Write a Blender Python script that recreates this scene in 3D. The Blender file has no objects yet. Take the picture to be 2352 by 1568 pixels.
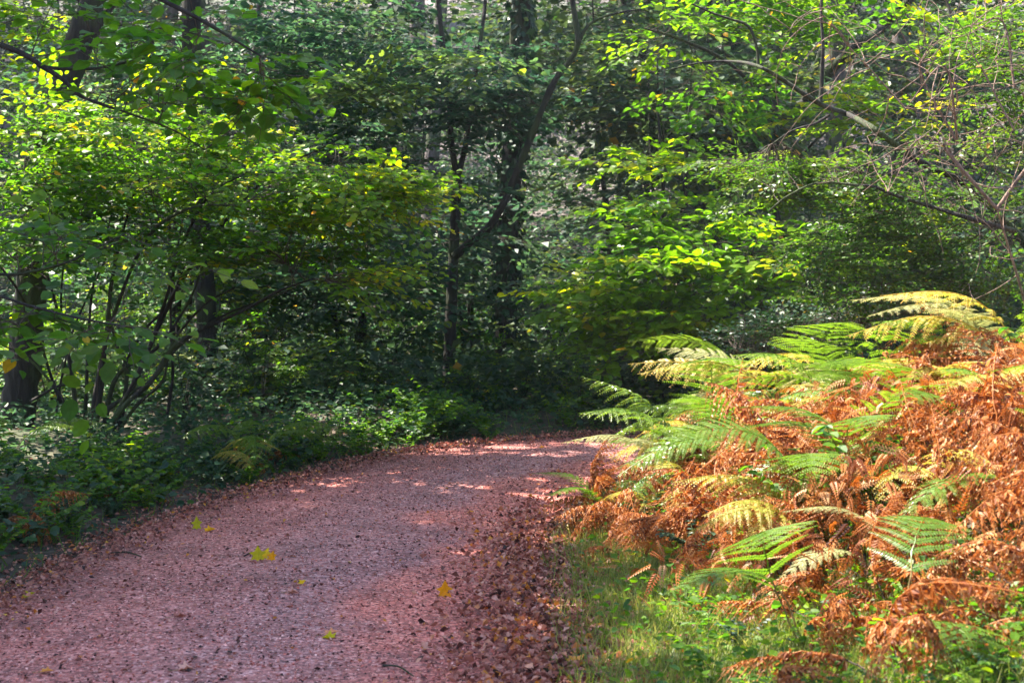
import bpy, math, random
import numpy as np
from mathutils import Vector

C = bpy.context.scene.collection
sc = bpy.context.scene
R = math.radians
rng = np.random.default_rng(7)
random.seed(7)

# ------------------------------------------------------------------ camera, light, exposure
F = 3267.0                       # focal length in units of a 2352 wide picture
CAM_Z = 1.5
PITCH = math.atan((784 - 620) / F)
cam_d = bpy.data.cameras.new('camera'); cam = bpy.data.objects.new('camera', cam_d); C.objects.link(cam)
cam.location = (0, 0, CAM_Z); cam.rotation_euler = (R(90) - PITCH, 0, 0)
cam_d.sensor_width = 36; cam_d.lens = 36 * F / 2352; cam_d.clip_end = 2000; cam_d.clip_start = 0.05
cam_d.dof.use_dof = True; cam_d.dof.focus_distance = 9.5; cam_d.dof.aperture_fstop = 5.0
sc.camera = cam

SUN = Vector((-0.48, 0.20, 0.86)).normalized()      # towards the sun
w = bpy.data.worlds.new('World'); sc.world = w; w.use_nodes = True
nt = w.node_tree; sky = nt.nodes.new('ShaderNodeTexSky'); sky.sky_type = 'NISHITA'; sky.sun_disc = False
sky.sun_elevation = math.asin(SUN.z); sky.sun_rotation = math.atan2(SUN.x, SUN.y)
bg = nt.nodes['Background']; nt.links.new(sky.outputs[0], bg.inputs[0]); bg.inputs[1].default_value = 0.115
sd = bpy.data.lights.new('sun', 'SUN'); sd.energy = 5.0; sd.angle = R(0.5); sd.color = (1.0, 0.93, 0.80)
so = bpy.data.objects.new('sun', sd); C.objects.link(so); so.rotation_euler = (-SUN).to_track_quat('-Z', 'Y').to_euler()
so.location = (-12, 14, 22)
sc.view_settings.view_transform = 'Standard'; sc.view_settings.look = 'None'
sc.view_settings.exposure = 2.3; sc.view_settings.gamma = 1.0
sc.render.engine = 'CYCLES'
cy = sc.cycles
cy.max_bounces = 7; cy.diffuse_bounces = 4; cy.glossy_bounces = 2; cy.transmission_bounces = 4; cy.transparent_max_bounces = 4
cy.use_denoising = True; cy.sample_clamp_indirect = 4.0; cy.caustics_reflective = False; cy.caustics_refractive = False
sc.render.use_persistent_data = False

def at(u, v, d):
    """point seen at (u, v) of a 2352 x 1568 picture, d metres along the view axis"""
    a = (u - 1176) / F; b = (784 - v) / F
    cp, sp = math.cos(PITCH), math.sin(PITCH)
    return np.array([a * d, d * (cp + b * sp), CAM_Z + d * (-sp + b * cp)])

# ------------------------------------------------------------------ object helpers
def tag(o, label=None, cat=None, group=None, kind=None):
    if label: o['label'] = label
    if cat: o['category'] = cat
    if group: o['group'] = group
    if kind: o['kind'] = kind
    return o

def empty(name, loc, rz=0.0):
    o = bpy.data.objects.new(name, None); C.objects.link(o); o.location = Vector([float(a) for a in loc])
    o.rotation_euler = (0, 0, rz); o.empty_display_size = 0.2
    return o

def link_mesh(name, me, parent=None, mat=None):
    o = bpy.data.objects.new(name, me); C.objects.link(o)
    if mat and not me.materials: me.materials.append(mat)
    if parent: o.parent = parent
    return o

def np_mesh(name, V, quads=None, tris=None, tint=None, smooth=True):
    me = bpy.data.meshes.new(name)
    V = np.asarray(V, np.float32); nq = 0 if quads is None else len(quads); ntr = 0 if tris is None else len(tris)
    me.vertices.add(len(V)); me.vertices.foreach_set('co', V.ravel())
    L = []
    if nq: L.append(np.asarray(quads, np.int32).ravel())
    if ntr: L.append(np.asarray(tris, np.int32).ravel())
    L = np.concatenate(L); me.loops.add(len(L)); me.loops.foreach_set('vertex_index', L)
    st = np.concatenate([np.arange(nq) * 4, nq * 4 + np.arange(ntr) * 3]).astype(np.int32)
    me.polygons.add(nq + ntr); me.polygons.foreach_set('loop_start', st)
    me.polygons.foreach_set('loop_total', np.concatenate([np.full(nq, 4), np.full(ntr, 3)]).astype(np.int32))
    me.polygons.foreach_set('use_smooth', np.full(nq + ntr, smooth))
    if tint is not None:
        a = me.attributes.new('tint', 'FLOAT', 'POINT'); a.data.foreach_set('value', np.asarray(tint, np.float32))
    me.update(calc_edges=True)
    return me

# leaf templates: x along the leaf, y across, z up
def T(v, f): return (np.array(v, float), np.array(f, int))
LEAF = {
 'hazel': T([(0,0,0),(.48,0,-.05),(1,0,-.16),(.12,.27,.02),(.5,.42,.05),(.84,.24,-.03),(.12,-.27,.02),(.5,-.42,.05),(.84,-.24,-.03)],
            [(0,1,4,3),(1,2,5,4),(0,6,7,1),(1,7,8,2)]),
 'small': T([(0,0,0),(.55,0,-.04),(1,0,-.08),(.3,.3,.06),(.8,.34,.05),(.3,-.3,.06),(.8,-.34,.05)],
            [(0,1,4,3),(0,5,6,1),(1,2,4,4),(1,6,2,2)]),
 'far':   T([(0,0,0),(.5,.40,.05),(1,0,-.1),(.5,-.40,.05)], [(0,3,2,1)]),
 'blade': T([(0,0,0),(.35,.25,.0),(1,0,-.06),(.35,-.25,.0)], [(0,3,2,1)]),
 'dry':   T([(0,0,0),(.45,.34,.16),(1,.05,.1),(.5,-.30,.2),(.5,0,-.03)], [(0,4,1,1),(4,2,1,1),(0,3,4,4),(4,3,2,2)]),
 'lobed': T([(0,0,0),(.10,.16,.02),(.05,.42,.06),(.34,.28,.03),(.50,.52,.10),(.60,.22,.03),(1,.03,-.08),(.62,-.2,.03),(.52,-.5,.12),(.34,-.26,.03),(.04,-.40,.08),(.10,-.14,.02),(.36,0,-.05)],
            [(0,12,2,1),(12,3,2,2),(12,5,4,3),(12,6,5,5),(12,7,6,6),(12,9,8,7),(12,10,9,9),(12,0,11,10)]),
 'grass': T([(0,.02,0),(0,-.02,0),(.5,.015,.02),(.5,-.015,.02),(1,0,-.12)], [(0,1,3,2),(2,3,4,4)]),
}

def _pinna():
    V=[];Fq=[];n=9
    for k in range(n):
        t = k/n; x = t; z = -.28*t*t; w_ = .20*(1-t**1.5*.8)
        for sg in (-1,1):
            b = len(V); V += [(x,0,z),(x+.02,sg*w_*.5-0.0,z+.03),(x+.10,sg*w_,z-.06),(x+.11,sg*w_*.4,z-.01)]
            Fq.append((b,b+1,b+2,b+3) if sg<0 else (b,b+3,b+2,b+1))
    return T(V,Fq)
LEAF['pinna'] = _pinna()
class Leaves:
    def __init__(s): s.P=[]; s.D=[]; s.N=[]; s.S=[]; s.T=[]
    def add(s, P, D, N, S, tint):
        P = np.atleast_2d(P); n = len(P)
        s.P.append(P); s.D.append(np.broadcast_to(D, (n,3))); s.N.append(np.broadcast_to(N, (n,3)))
        s.S.append(np.broadcast_to(S, (n,))); s.T.append(np.broadcast_to(tint, (n,)))
    def count(s): return sum(len(p) for p in s.P)
    def mesh(s, name, kind, origin=(0,0,0), r=None, curl=1.0, plus=None):
        r = r or rng
        P = np.concatenate(s.P) - np.asarray(origin); D = np.concatenate(s.D); N = np.concatenate(s.N); S = np.concatenate(s.S); t = np.concatenate(s.T)
        D = D / (np.linalg.norm(D, axis=1, keepdims=True) + 1e-9)
        Y = np.cross(N, D); Y /= (np.linalg.norm(Y, axis=1, keepdims=True) + 1e-9); Nn = np.cross(D, Y)
        tv, tf = LEAF[kind]; k = len(tv); n = len(P)
        wy = r.uniform(.8, 1.15, (n,1,1)); wz = r.uniform(.3, 1.9, (n,1,1)) * curl
        V = P[:,None] + S[:,None,None] * (tv[None,:,0:1]*D[:,None] + tv[None,:,1:2]*wy*Y[:,None] + tv[None,:,2:3]*wz*Nn[:,None])
        quads = [f for f in tf if f[2] != f[3]]; tris = [f[:3] for f in tf if f[2] == f[3]]
        off = (np.arange(n) * k)[:,None,None]
        q = (np.array(quads)[None] + off).reshape(-1,4) if quads else None
        tr = (np.array(tris)[None] + off).reshape(-1,3) if tris else None
        V = V.reshape(-1,3); tt = np.repeat(t, k)
        if plus is not None:
            pv = np.concatenate(plus.V); q = np.concatenate([q, np.concatenate(plus.Q)+len(V)]); V = np.concatenate([V, pv]); tt = np.r_[tt, np.full(len(pv), .6)]
        return np_mesh(name, V, q, tr, tt, smooth=False)

class Tubes:
    def __init__(s): s.V=[]; s.Q=[]; s.n=0
    def add(s, pts, rad, sides=6):
        pts = np.asarray(pts, float); m = len(pts); rad = np.broadcast_to(rad, (m,))
        t = np.gradient(pts, axis=0); t /= (np.linalg.norm(t, axis=1, keepdims=True) + 1e-9)
        ref = np.array([0,0,1.0]) if abs(t[:,2]).mean() < .8 else np.array([1.0,0,0])
        a = np.cross(t, ref); a /= (np.linalg.norm(a, axis=1, keepdims=True) + 1e-9); b = np.cross(t, a)
        th = np.linspace(0, 2*np.pi, sides, endpoint=False)
        ring = pts[:,None] + rad[:,None,None]*(np.cos(th)[None,:,None]*a[:,None] + np.sin(th)[None,:,None]*b[:,None])
        s.V.append(ring.reshape(-1,3))
        i = np.arange(m-1)[:,None]*sides; j = np.arange(sides)[None]; j2 = (j+1) % sides
        q = np.stack([i+j, i+j2, i+sides+j2, i+sides+j], -1).reshape(-1,4) + s.n
        s.Q.append(q); s.n += m*sides
    def mesh(s, name, origin=(0,0,0)):
        return np_mesh(name, np.concatenate(s.V) - np.asarray(origin), np.concatenate(s.Q))

def smooth_line(pts, n=None, wob=0.0, r=None):
    """Catmull-Rom through pts"""
    r = r or rng
    p = np.asarray(pts, float)
    if len(p) < 3:
        n = n or 6; t = np.linspace(0,1,n)[:,None]; out = p[0]*(1-t)+p[-1]*t
    else:
        q = np.vstack([2*p[0]-p[1], p, 2*p[-1]-p[-2]]); out = []
        for i in range(1, len(q)-2):
            t = np.linspace(0,1,5,endpoint=False)[:,None]
            a,b,c,d = q[i-1],q[i],q[i+1],q[i+2]
            out.append(.5*((2*b)+(-a+c)*t+(2*a-5*b+4*c-d)*t**2+(-a+3*b-3*c+d)*t**3))
        out = np.vstack(out+[p[-1:]])
    if wob:
        nz = r.normal(0, wob, out.shape); nz[0]=0
        out = out + nz
    return out

# ------------------------------------------------------------------ materials
def new_mat(name):
    m = bpy.data.materials.new(name); m.use_nodes = True; nt = m.node_tree; nt.nodes.clear()
    return m, nt.nodes, nt.links

def ramp(nd, stops):
    cr = nd.new('ShaderNodeValToRGB'); e = cr.color_ramp.elements
    while len(e) < len(stops): e.new(0.5)
    for el, (p, c) in zip(e, stops): el.position = p; el.color = (*c, 1)
    return cr

def leaf_mat(name, stops, rough=.45, transl=.50, boost=(2.2,2.45,.8), spec=.35):
    m, nd, ln = new_mat(name)
    out = nd.new('ShaderNodeOutputMaterial'); mix = nd.new('ShaderNodeMixShader'); mix.inputs[0].default_value = transl
    b = nd.new('ShaderNodeBsdfPrincipled'); tl = nd.new('ShaderNodeBsdfTranslucent')
    at_ = nd.new('ShaderNodeAttribute'); at_.attribute_name = 'tint'
    oi = nd.new('ShaderNodeObjectInfo'); ma = nd.new('ShaderNodeMath'); ma.operation = 'MULTIPLY_ADD'
    ma.inputs[1].default_value = .12; ln.new(oi.outputs['Random'], ma.inputs[0]); 
    sub = nd.new('ShaderNodeMath'); sub.operation = 'SUBTRACT'; sub.inputs[1].default_value = .06
    ln.new(at_.outputs['Fac'], ma.inputs[2]); ln.new(ma.outputs[0], sub.inputs[0])
    cr = ramp(nd, stops); ln.new(sub.outputs[0], cr.inputs[0])
    # blotches within a leaf
    tc = nd.new('ShaderNodeTexCoord'); nz = nd.new('ShaderNodeTexNoise'); nz.inputs['Scale'].default_value = 38
    ln.new(tc.outputs['Object'], nz.inputs['Vector'])
    hs = nd.new('ShaderNodeHueSaturation'); mr = nd.new('ShaderNodeMapRange'); mr.inputs['To Min'].default_value=.65; mr.inputs['To Max'].default_value=1.35
    ln.new(nz.outputs['Fac'], mr.inputs['Value']); ln.new(mr.outputs[0], hs.inputs['Value']); ln.new(cr.outputs[0], hs.inputs['Color'])
    ln.new(hs.outputs[0], b.inputs['Base Color']); b.inputs['Roughness'].default_value = rough
    b.inputs['Specular IOR Level'].default_value = spec
    vm = nd.new('ShaderNodeVectorMath'); vm.operation = 'MULTIPLY'; vm.inputs[1].default_value = boost
    ln.new(hs.outputs[0], vm.inputs[0]); ln.new(vm.outputs[0], tl.inputs['Color'])
    ln.new(b.outputs[0], mix.inputs[1]); ln.new(tl.outputs[0], mix.inputs[2]); ln.new(mix.outputs[0], out.inputs[0])
    return m

G_HAZEL = [(0,(.024,.080,.020)),(.35,(.055,.135,.016)),(.6,(.105,.195,.010)),(.82,(.20,.27,.010)),(.93,(.40,.33,.01)),(1,(.42,.18,.02))]
G_TEAL  = [(0,(.022,.060,.040)),(.4,(.046,.096,.052)),(.75,(.090,.140,.040)),(.93,(.18,.23,.02)),(1,(.40,.22,.02))]  # bluish cast of skylit shade put into the leaf colour
G_DARK  = [(0,(.010,.035,.018)),(.5,(.020,.055,.025)),(.9,(.045,.085,.025)),(1,(.25,.16,.03))]
G_LIME  = [(0,(.040,.115,.012)),(.4,(.085,.180,.008)),(.75,(.15,.25,.006)),(.95,(.34,.32,.01)),(1,(.42,.24,.02))]
M = {
 'hazel': leaf_mat('hazel_leaf', G_HAZEL), 'teal': leaf_mat('shade_tinted_leaf', G_TEAL, rough=.42, boost=(1.7,1.9,1.3)),
 'dark': leaf_mat('ivy_leaf', G_DARK, rough=.42, transl=.25, spec=.4), 'lime': leaf_mat('lime_leaf', G_LIME, rough=.38),
 'far': leaf_mat('far_dimmed_leaf', [(0,(.016,.046,.028)),(.4,(.038,.078,.042)),(.75,(.080,.120,.034)),(.93,(.14,.17,.02)),(1,(.32,.18,.02))], rough=.5, transl=.35, boost=(1.8,1.7,1.1), spec=.3),  # darker, cooler leaf colour stands in for shade in the background
 'thorn': leaf_mat('hawthorn_leaf', [(0,(.022,.06,.014)),(.5,(.05,.11,.014)),(.9,(.12,.16,.015)),(1,(.30,.16,.02))], rough=.40, transl=.42, spec=.4),
 'fern_green': leaf_mat('green_frond', [(0,(.05,.13,.02)),(.5,(.11,.19,.018)),(1,(.20,.24,.02))], rough=.34, transl=.45, boost=(2.0,2.0,.9), spec=.6),
 'fern_yellow': leaf_mat('yellowing_frond', [(0,(.13,.20,.02)),(.45,(.32,.31,.04)),(.7,(.46,.34,.09)),(1,(.50,.26,.08))], rough=.45, transl=.45, boost=(1.5,1.35,.8)),
 'fern_sheen': leaf_mat('sheen_painted_frond', [(0,(.20,.25,.09)),(.5,(.34,.34,.16)),(1,(.50,.40,.20))], rough=.40, transl=.4, boost=(1.4,1.4,.9)),  # whitish sheen of sunlit green fronds put into the colour
 'fern_rust': leaf_mat('rust_frond', [(0,(.08,.022,.010)),(.3,(.22,.062,.018)),(.6,(.42,.15,.035)),(.8,(.54,.27,.10)),(1,(.60,.42,.25))], rough=.5, transl=.30, boost=(1.5,1.1,.6)),
 'dry': leaf_mat('fallen_leaf', [(0,(.035,.014,.012)),(.25,(.15,.050,.038)),(.5,(.38,.14,.10)),(.75,(.58,.31,.24)),(.92,(.55,.18,.03)),(1,(.60,.36,.04))], rough=.5, transl=.12, boost=(1.3,1,.8)),
 'gold': leaf_mat('golden_leaf', [(0,(.40,.42,.01)),(.5,(.75,.52,.01)),(1,(.80,.34,.01))], rough=.5, transl=.4, boost=(1.2,1.2,.6), spec=.2),
 'grass': leaf_mat('grass_blade', [(0,(.06,.13,.02)),(.6,(.15,.21,.03)),(1,(.36,.32,.13))], rough=.5, transl=.4, boost=(1.8,1.8,.9)),
}

def bark_mat(name, c1, c2, scale=14, moss=None):
    m, nd, ln = new_mat(name)
    out = nd.new('ShaderNodeOutputMaterial'); b = nd.new('ShaderNodeBsdfPrincipled')
    tc = nd.new('ShaderNodeTexCoord'); mp = nd.new('ShaderNodeMapping'); mp.inputs['Scale'].default_value = (1,1,.22)
    nz = nd.new('ShaderNodeTexNoise'); nz.inputs['Scale'].default_value = scale; nz.inputs['Detail'].default_value = 6
    ln.new(tc.outputs['Object'], mp.inputs[0]); ln.new(mp.outputs[0], nz.inputs['Vector'])
    cr = ramp(nd, [(.3,c1),(.7,c2)]); ln.new(nz.outputs['Fac'], cr.inputs[0]); col = cr.outputs[0]
    if moss:
        n2 = nd.new('ShaderNodeTexNoise'); n2.inputs['Scale'].default_value = 2.2; n2.inputs['Detail'].default_value = 4
        ln.new(tc.outputs['Object'], n2.inputs['Vector'])
        r2 = ramp(nd, [(.48,(0,0,0)),(.62,(1,1,1))]); ln.new(n2.outputs['Fac'], r2.inputs[0])
        mx = nd.new('ShaderNodeMix'); mx.data_type = 'RGBA'; ln.new(r2.outputs[0], mx.inputs[0]); ln.new(col, mx.inputs[6]); mx.inputs[7].default_value = (*moss,1)
        col = mx.outputs[2]
    ln.new(col, b.inputs['Base Color']); b.inputs['Roughness'].default_value = .85
    bp = nd.new('ShaderNodeBump'); bp.inputs['Strength'].default_value = 1.0; bp.inputs['Distance'].default_value = .05
    ln.new(nz.outputs['Fac'], bp.inputs['Height']); ln.new(bp.outputs[0], b.inputs['Normal']); ln.new(b.outputs[0], out.inputs[0])
    return m
M['bark'] = bark_mat('dark_bark', (.008,.006,.0055), (.032,.025,.021), 16, (.035,.05,.012))
M['bark_far'] = bark_mat('grey_bark', (.05,.04,.042), (.16,.13,.13), 10, (.05,.07,.03))
M['twig'] = bark_mat('twig_bark', (.035,.024,.018), (.10,.07,.05), 30)
M['bare'] = bark_mat('bare_twig_bark', (.10,.062,.05), (.28,.18,.14), 30)
M['stipe'] = bark_mat('fern_stalk', (.16,.10,.03), (.35,.26,.10), 20)
M['stem_green'] = bark_mat('plant_stem', (.04,.06,.015), (.10,.12,.03), 20)

# ------------------------------------------------------------------ path line and ground height
OUT = smooth_line(np.array([(-2.75,-25,0),(-2.6,-8,0),(-2.5,0,0),(-2.42,4,0),(-2.36,6,0),(-2.27,7.4,0),(-2.02,8.7,0),(-1.6,10,0),(-.93,11.5,0),(.1,12.45,0),(1.2,12.9,0),(2.8,13.0,0),(5,12.6,0),(9,11.6,0),(16,9.5,0),(30,6,0)]))[:,:2]
INN = smooth_line(np.array([(-.1,-25,0),(0,-8,0),(.05,0,0),(.10,4,0),(.12,6,0),(.14,7.4,0),(.22,8.4,0),(.48,9.5,0),(.9,10.4,0),(1.6,10.95,0),(2.4,11.1,0),(3.6,11.0,0),(5.4,10.6,0),(8.2,9.8,0),(15,7.6,0),(29,4,0)]))[:,:2]
def seg_d(P, L):
    best = np.full(len(P), 1e9)
    for a, b in zip(L[:-1], L[1:]):
        ab = b-a; t = np.clip(((P-a)@ab)/(ab@ab), 0, 1); d = np.hypot(*(P-a-t[:,None]*ab).T); best = np.minimum(best, d)
    return best
POLY = np.vstack([OUT, INN[::-1]])
def inside(P):
    x, y = P.T; r = np.zeros(len(P), bool); j = len(POLY)-1
    for i in range(len(POLY)):
        xi, yi = POLY[i]; xj, yj = POLY[j]
        c = ((yi > y) != (yj > y)); r ^= c & (x < (xj-xi)*(y-yi)/(yj-yi+1e-12)+xi); j = i
    return r
def sstep(x): x = np.clip(x,0,1); return x*x*(3-2*x)
def ground_z(x, y):
    x = np.atleast_1d(np.asarray(x,float)); y = np.atleast_1d(np.asarray(y,float)); P = np.stack([x,y],1)
    do = seg_d(P, OUT); di = seg_d(P, INN); ins = inside(P)
    inner = (di < do) & ~ins
    bump = .05*np.sin(1.3*x+.7*y)+.04*np.sin(.9*x-1.9*y+1)+.03*np.sin(3.1*x+2.3*y)
    z = np.where(inner, .66*sstep((di-.1)/2.8), .14*sstep((do-.1)/1.6)) + bump*sstep(np.minimum(do,di)/1.2)
    r = np.hypot(x, y-6); z += np.where(r > 24, .36*np.clip(r-24,0,60) + .8*np.sin(x*.11+1)*np.clip((r-24)/20,0,1), 0)
    z = np.where(ins, -.03, z)
    return z
def gz(x, y): return float(ground_z(x, y)[0])

def warp(n, near, far, dens=.45):
    t = np.linspace(-1,1,n); return np.sign(t)*(near*np.abs(t)/dens*(np.abs(t)<dens) + (np.abs(t)>=dens)*(near + (far-near)*(np.clip(np.abs(t)-dens,0,1)/(1-dens))**2.6))
gx = warp(280, 9, 420); gy = warp(340, 11, 420)+9
X, Y = np.meshgrid(gx, gy); Z = ground_z(X.ravel(), Y.ravel())
nx, ny = len(gx), len(gy); i = (np.arange(ny-1)[:,None]*nx + np.arange(nx-1)[None]).ravel()
me = np_mesh('ground', np.stack([X.ravel(), Y.ravel(), Z],1), np.stack([i,i+1,i+nx+1,i+nx],1))
m, nd, ln = new_mat('forest_floor')
out = nd.new('ShaderNodeOutputMaterial'); b = nd.new('ShaderNodeBsdfPrincipled'); geo = nd.new('ShaderNodeNewGeometry')
nz = nd.new('ShaderNodeTexNoise'); nz.inputs['Scale'].default_value = 9; nz.inputs['Detail'].default_value = 8
n2 = nd.new('ShaderNodeTexNoise'); n2.inputs['Scale'].default_value = .25; n2.inputs['Detail'].default_value = 3
ln.new(geo.outputs['Position'], nz.inputs['Vector']); ln.new(geo.outputs['Position'], n2.inputs['Vector'])
c1 = ramp(nd, [(.3,(.022,.016,.012)),(.5,(.06,.042,.03)),(.7,(.12,.085,.06))]); ln.new(nz.outputs['Fac'], c1.inputs[0])
c2 = ramp(nd, [(.3,(.07,.055,.055)),(.5,(.14,.115,.118)),(.7,(.22,.185,.19))]); ln.new(nz.outputs['Fac'], c2.inputs[0])
sx = nd.new('ShaderNodeSeparateXYZ'); ln.new(geo.outputs['Position'], sx.inputs[0])
mr = nd.new('ShaderNodeMapRange'); mr.inputs['From Min'].default_value=1.0; mr.inputs['From Max'].default_value=3.5; ln.new(sx.outputs['Z'], mr.inputs['Value'])
mx = nd.new('ShaderNodeMix'); mx.data_type='RGBA'; ln.new(mr.outputs[0], mx.inputs[0]); ln.new(c1.outputs[0], mx.inputs[6]); ln.new(c2.outputs[0], mx.inputs[7])
r3 = ramp(nd, [(.45,(0,0,0)),(.6,(1,1,1))]); ln.new(n2.outputs['Fac'], r3.inputs[0])
mx2 = nd.new('ShaderNodeMix'); mx2.data_type='RGBA'; mm = nd.new('ShaderNodeMath'); mm.operation='MULTIPLY'; mm.inputs[1].default_value=.6
ln.new(r3.outputs[0], mm.inputs[0]); ln.new(mm.outputs[0], mx2.inputs[0]); ln.new(mx.outputs[2], mx2.inputs[6]); mx2.inputs[7].default_value=(.05,.075,.03,1)
ln.new(mx2.outputs[2], b.inputs['Base Color']); b.inputs['Roughness'].default_value=.95
bp = nd.new('ShaderNodeBump'); bp.inputs['Strength'].default_value=1; bp.inputs['Distance'].default_value=.04; ln.new(nz.outputs['Fac'], bp.inputs['Height']); ln.new(bp.outputs[0], b.inputs['Normal'])
ln.new(b.outputs[0], out.inputs[0])
g = link_mesh('ground', me, None, m); tag(g, kind='structure')

# path sheet: strip across between the two edges
def resample(L, n):
    s = np.r_[0, np.cumsum(np.hypot(*np.diff(L,axis=0).T))]; t = np.linspace(0, s[-1], n)
    return np.stack([np.interp(t, s, L[:,0]), np.interp(t, s, L[:,1])],1)
def strip(A, B, na=420, nb=26):
    # pair by parameter on the control polygons, which match one to one
    ia = np.linspace(0, len(A)-1, na); P = np.stack([np.interp(ia, np.arange(len(A)), A[:,0]), np.interp(ia, np.arange(len(A)), A[:,1])],1)
    Q = np.stack([np.interp(ia, np.arange(len(B)), B[:,0]), np.interp(ia, np.arange(len(B)), B[:,1])],1)
    t = np.linspace(0,1,nb)
    return P[:,None]*(1-t)[None,:,None] + Q[:,None]*t[None,:,None], t
S, t = strip(OUT, INN); na, nb = S.shape[:2]
zz = .006 + .035*np.sin(np.pi*t)[None]*np.ones((na,1)) + .006*np.sin(S[...,0]*3.1+S[...,1]*2.2) * np.sin(np.pi*t)[None]
i = (np.arange(na-1)[:,None]*nb + np.arange(nb-1)[None]).ravel()
me = np_mesh('path', np.concatenate([S, zz[...,None]], -1).reshape(-1,3), np.stack([i,i+nb,i+nb+1,i+1],1), None, np.tile(t, na))
m, nd, ln = new_mat('pink_gravel')
out = nd.new('ShaderNodeOutputMaterial'); b = nd.new('ShaderNodeBsdfPrincipled'); geo = nd.new('ShaderNodeNewGeometry')
vo = nd.new('ShaderNodeTexVoronoi'); vo.inputs['Scale'].default_value = 75; ln.new(geo.outputs['Position'], vo.inputs['Vector'])
nz = nd.new('ShaderNodeTexNoise'); nz.inputs['Scale'].default_value = 1.1; nz.inputs['Detail'].default_value = 5; ln.new(geo.outputs['Position'], nz.inputs['Vector'])
n3 = nd.new('ShaderNodeTexNoise'); n3.inputs['Scale'].default_value = 45; n3.inputs['Detail'].default_value = 6; ln.new(geo.outputs['Position'], n3.inputs['Vector'])
ca = ramp(nd, [(0,(.07,.030,.034)),(.3,(.27,.088,.078)),(.7,(.60,.20,.165)),(1,(.86,.46,.41))]); sp = nd.new('ShaderNodeSeparateColor'); ln.new(vo.outputs['Color'], sp.inputs[0]); ln.new(sp.outputs[0], ca.inputs[0])
cb = ramp(nd, [(.32,(.28,.105,.095)),(.5,(.48,.175,.145)),(.7,(.64,.21,.155))]); ln.new(nz.outputs['Fac'], cb.inputs[0])
mx = nd.new('ShaderNodeMix'); mx.data_type='RGBA'; mx.inputs[0].default_value=.30; ln.new(ca.outputs[0], mx.inputs[6]); ln.new(cb.outputs[0], mx.inputs[7])
ta = nd.new('ShaderNodeAttribute'); ta.attribute_name='tint'; ad = nd.new('ShaderNodeMath'); ad.operation='MULTIPLY_ADD'; ad.inputs[1].default_value=.5; ln.new(nz.outputs['Fac'], ad.inputs[0]); ln.new(ta.outputs['Fac'], ad.inputs[2])
cw = ramp(nd, [(.30,(.80,.72,.72)),(.55,(1.12,1,.98)),(.78,(.92,1.02,1.10)),(.92,(.96,1.02,1.08)),(1,(1.22,.98,.88))]); ln.new(ad.outputs[0], cw.inputs[0])
mu = nd.new('ShaderNodeMix'); mu.data_type='RGBA'; mu.blend_type='MULTIPLY'; mu.inputs[0].default_value=1; ln.new(mx.outputs[2], mu.inputs[6]); ln.new(cw.outputs[0], mu.inputs[7])
n4 = nd.new('ShaderNodeTexNoise'); n4.inputs['Scale'].default_value=3.2; n4.inputs['Detail'].default_value=3; ln.new(geo.outputs['Position'], n4.inputs['Vector']); rs = ramp(nd, [(.36,(.62,.60,.62)),(.52,(1,1,1))]); ln.new(n4.outputs['Fac'], rs.inputs[0])
mv = nd.new('ShaderNodeMix'); mv.data_type='RGBA'; mv.blend_type='MULTIPLY'; mv.inputs[0].default_value=.6; ln.new(mu.outputs[2], mv.inputs[6]); ln.new(rs.outputs[0], mv.inputs[7])
ln.new(mv.outputs[2], b.inputs['Base Color']); b.inputs['Roughness'].default_value=.75
bp = nd.new('ShaderNodeBump'); bp.inputs['Strength'].default_value=1; bp.inputs['Distance'].default_value=.02; ln.new(n3.outputs['Fac'], bp.inputs['Height'])
bq = nd.new('ShaderNodeBump'); bq.inputs['Strength'].default_value=.8; bq.inputs['Distance'].default_value=.008; ln.new(vo.outputs['Distance'], bq.inputs['Height']); ln.new(bp.outputs[0], bq.inputs['Normal']); ln.new(bq.outputs[0], b.inputs['Normal'])
ln.new(b.outputs[0], out.inputs[0])
p = link_mesh('path', me, None, m); tag(p, kind='structure')

# ------------------------------------------------------------------ sprays and trees
def make_spray(r, L, step, lsize, nside, droop, spread=.5):
    """one flat fan of twigs with alternate leaves, growing along +x, in its own frame"""
    P=[];D=[];N=[];S=[];tw=[]
    def twig(p0, d, L, lv):
        n = max(3, int(L/step)); ts = np.linspace(0,1,n+1)
        side = np.cross([0,0,1.], d); side /= np.linalg.norm(side)+1e-9
        wob = np.cumsum(r.normal(0,.035*L,n+1)); wz = np.cumsum(r.normal(0,.025*L,n+1))
        pts = p0 + d*ts[:,None]*L + side*(wob)[:,None]*.5 + np.array([0,0,1.])*((wz*.5 - droop*L*ts**2)[:,None])
        tw.append((pts, lv))
        for k in range(1, n+1):
            sgn = 1 if k%2 else -1
            a = R(r.uniform(35,75)) if k < n else R(r.uniform(-10,10))
            dd = d*math.cos(a) + side*sgn*math.sin(a) + np.array([0,0,r.uniform(-.35,.12)])
            P.append(pts[k] + dd*.25*lsize); D.append(dd)
            N.append(np.array([r.normal(0,.28), r.normal(0,.28), 1.0])); S.append(lsize*r.uniform(.55,1.15)*(1.0 if k<n else .8))
        return pts
    d0 = np.array([1.,0,0]); main = twig(np.zeros(3), d0, L, 0)
    for k in range(nside):
        i = int(len(main)*(.15+.75*k/nside)); sgn = 1 if k%2 else -1; a = R(r.uniform(30,60))
        dd = np.array([math.cos(a), sgn*math.sin(a), r.uniform(-.1,.12)])
        twig(main[min(i,len(main)-1)], dd/np.linalg.norm(dd), L*spread*r.uniform(.7,1.1)*(1-.4*k/nside), 1)
    return np.array(P), np.array(D), np.array(N), np.array(S), tw
SPR = {}
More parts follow.
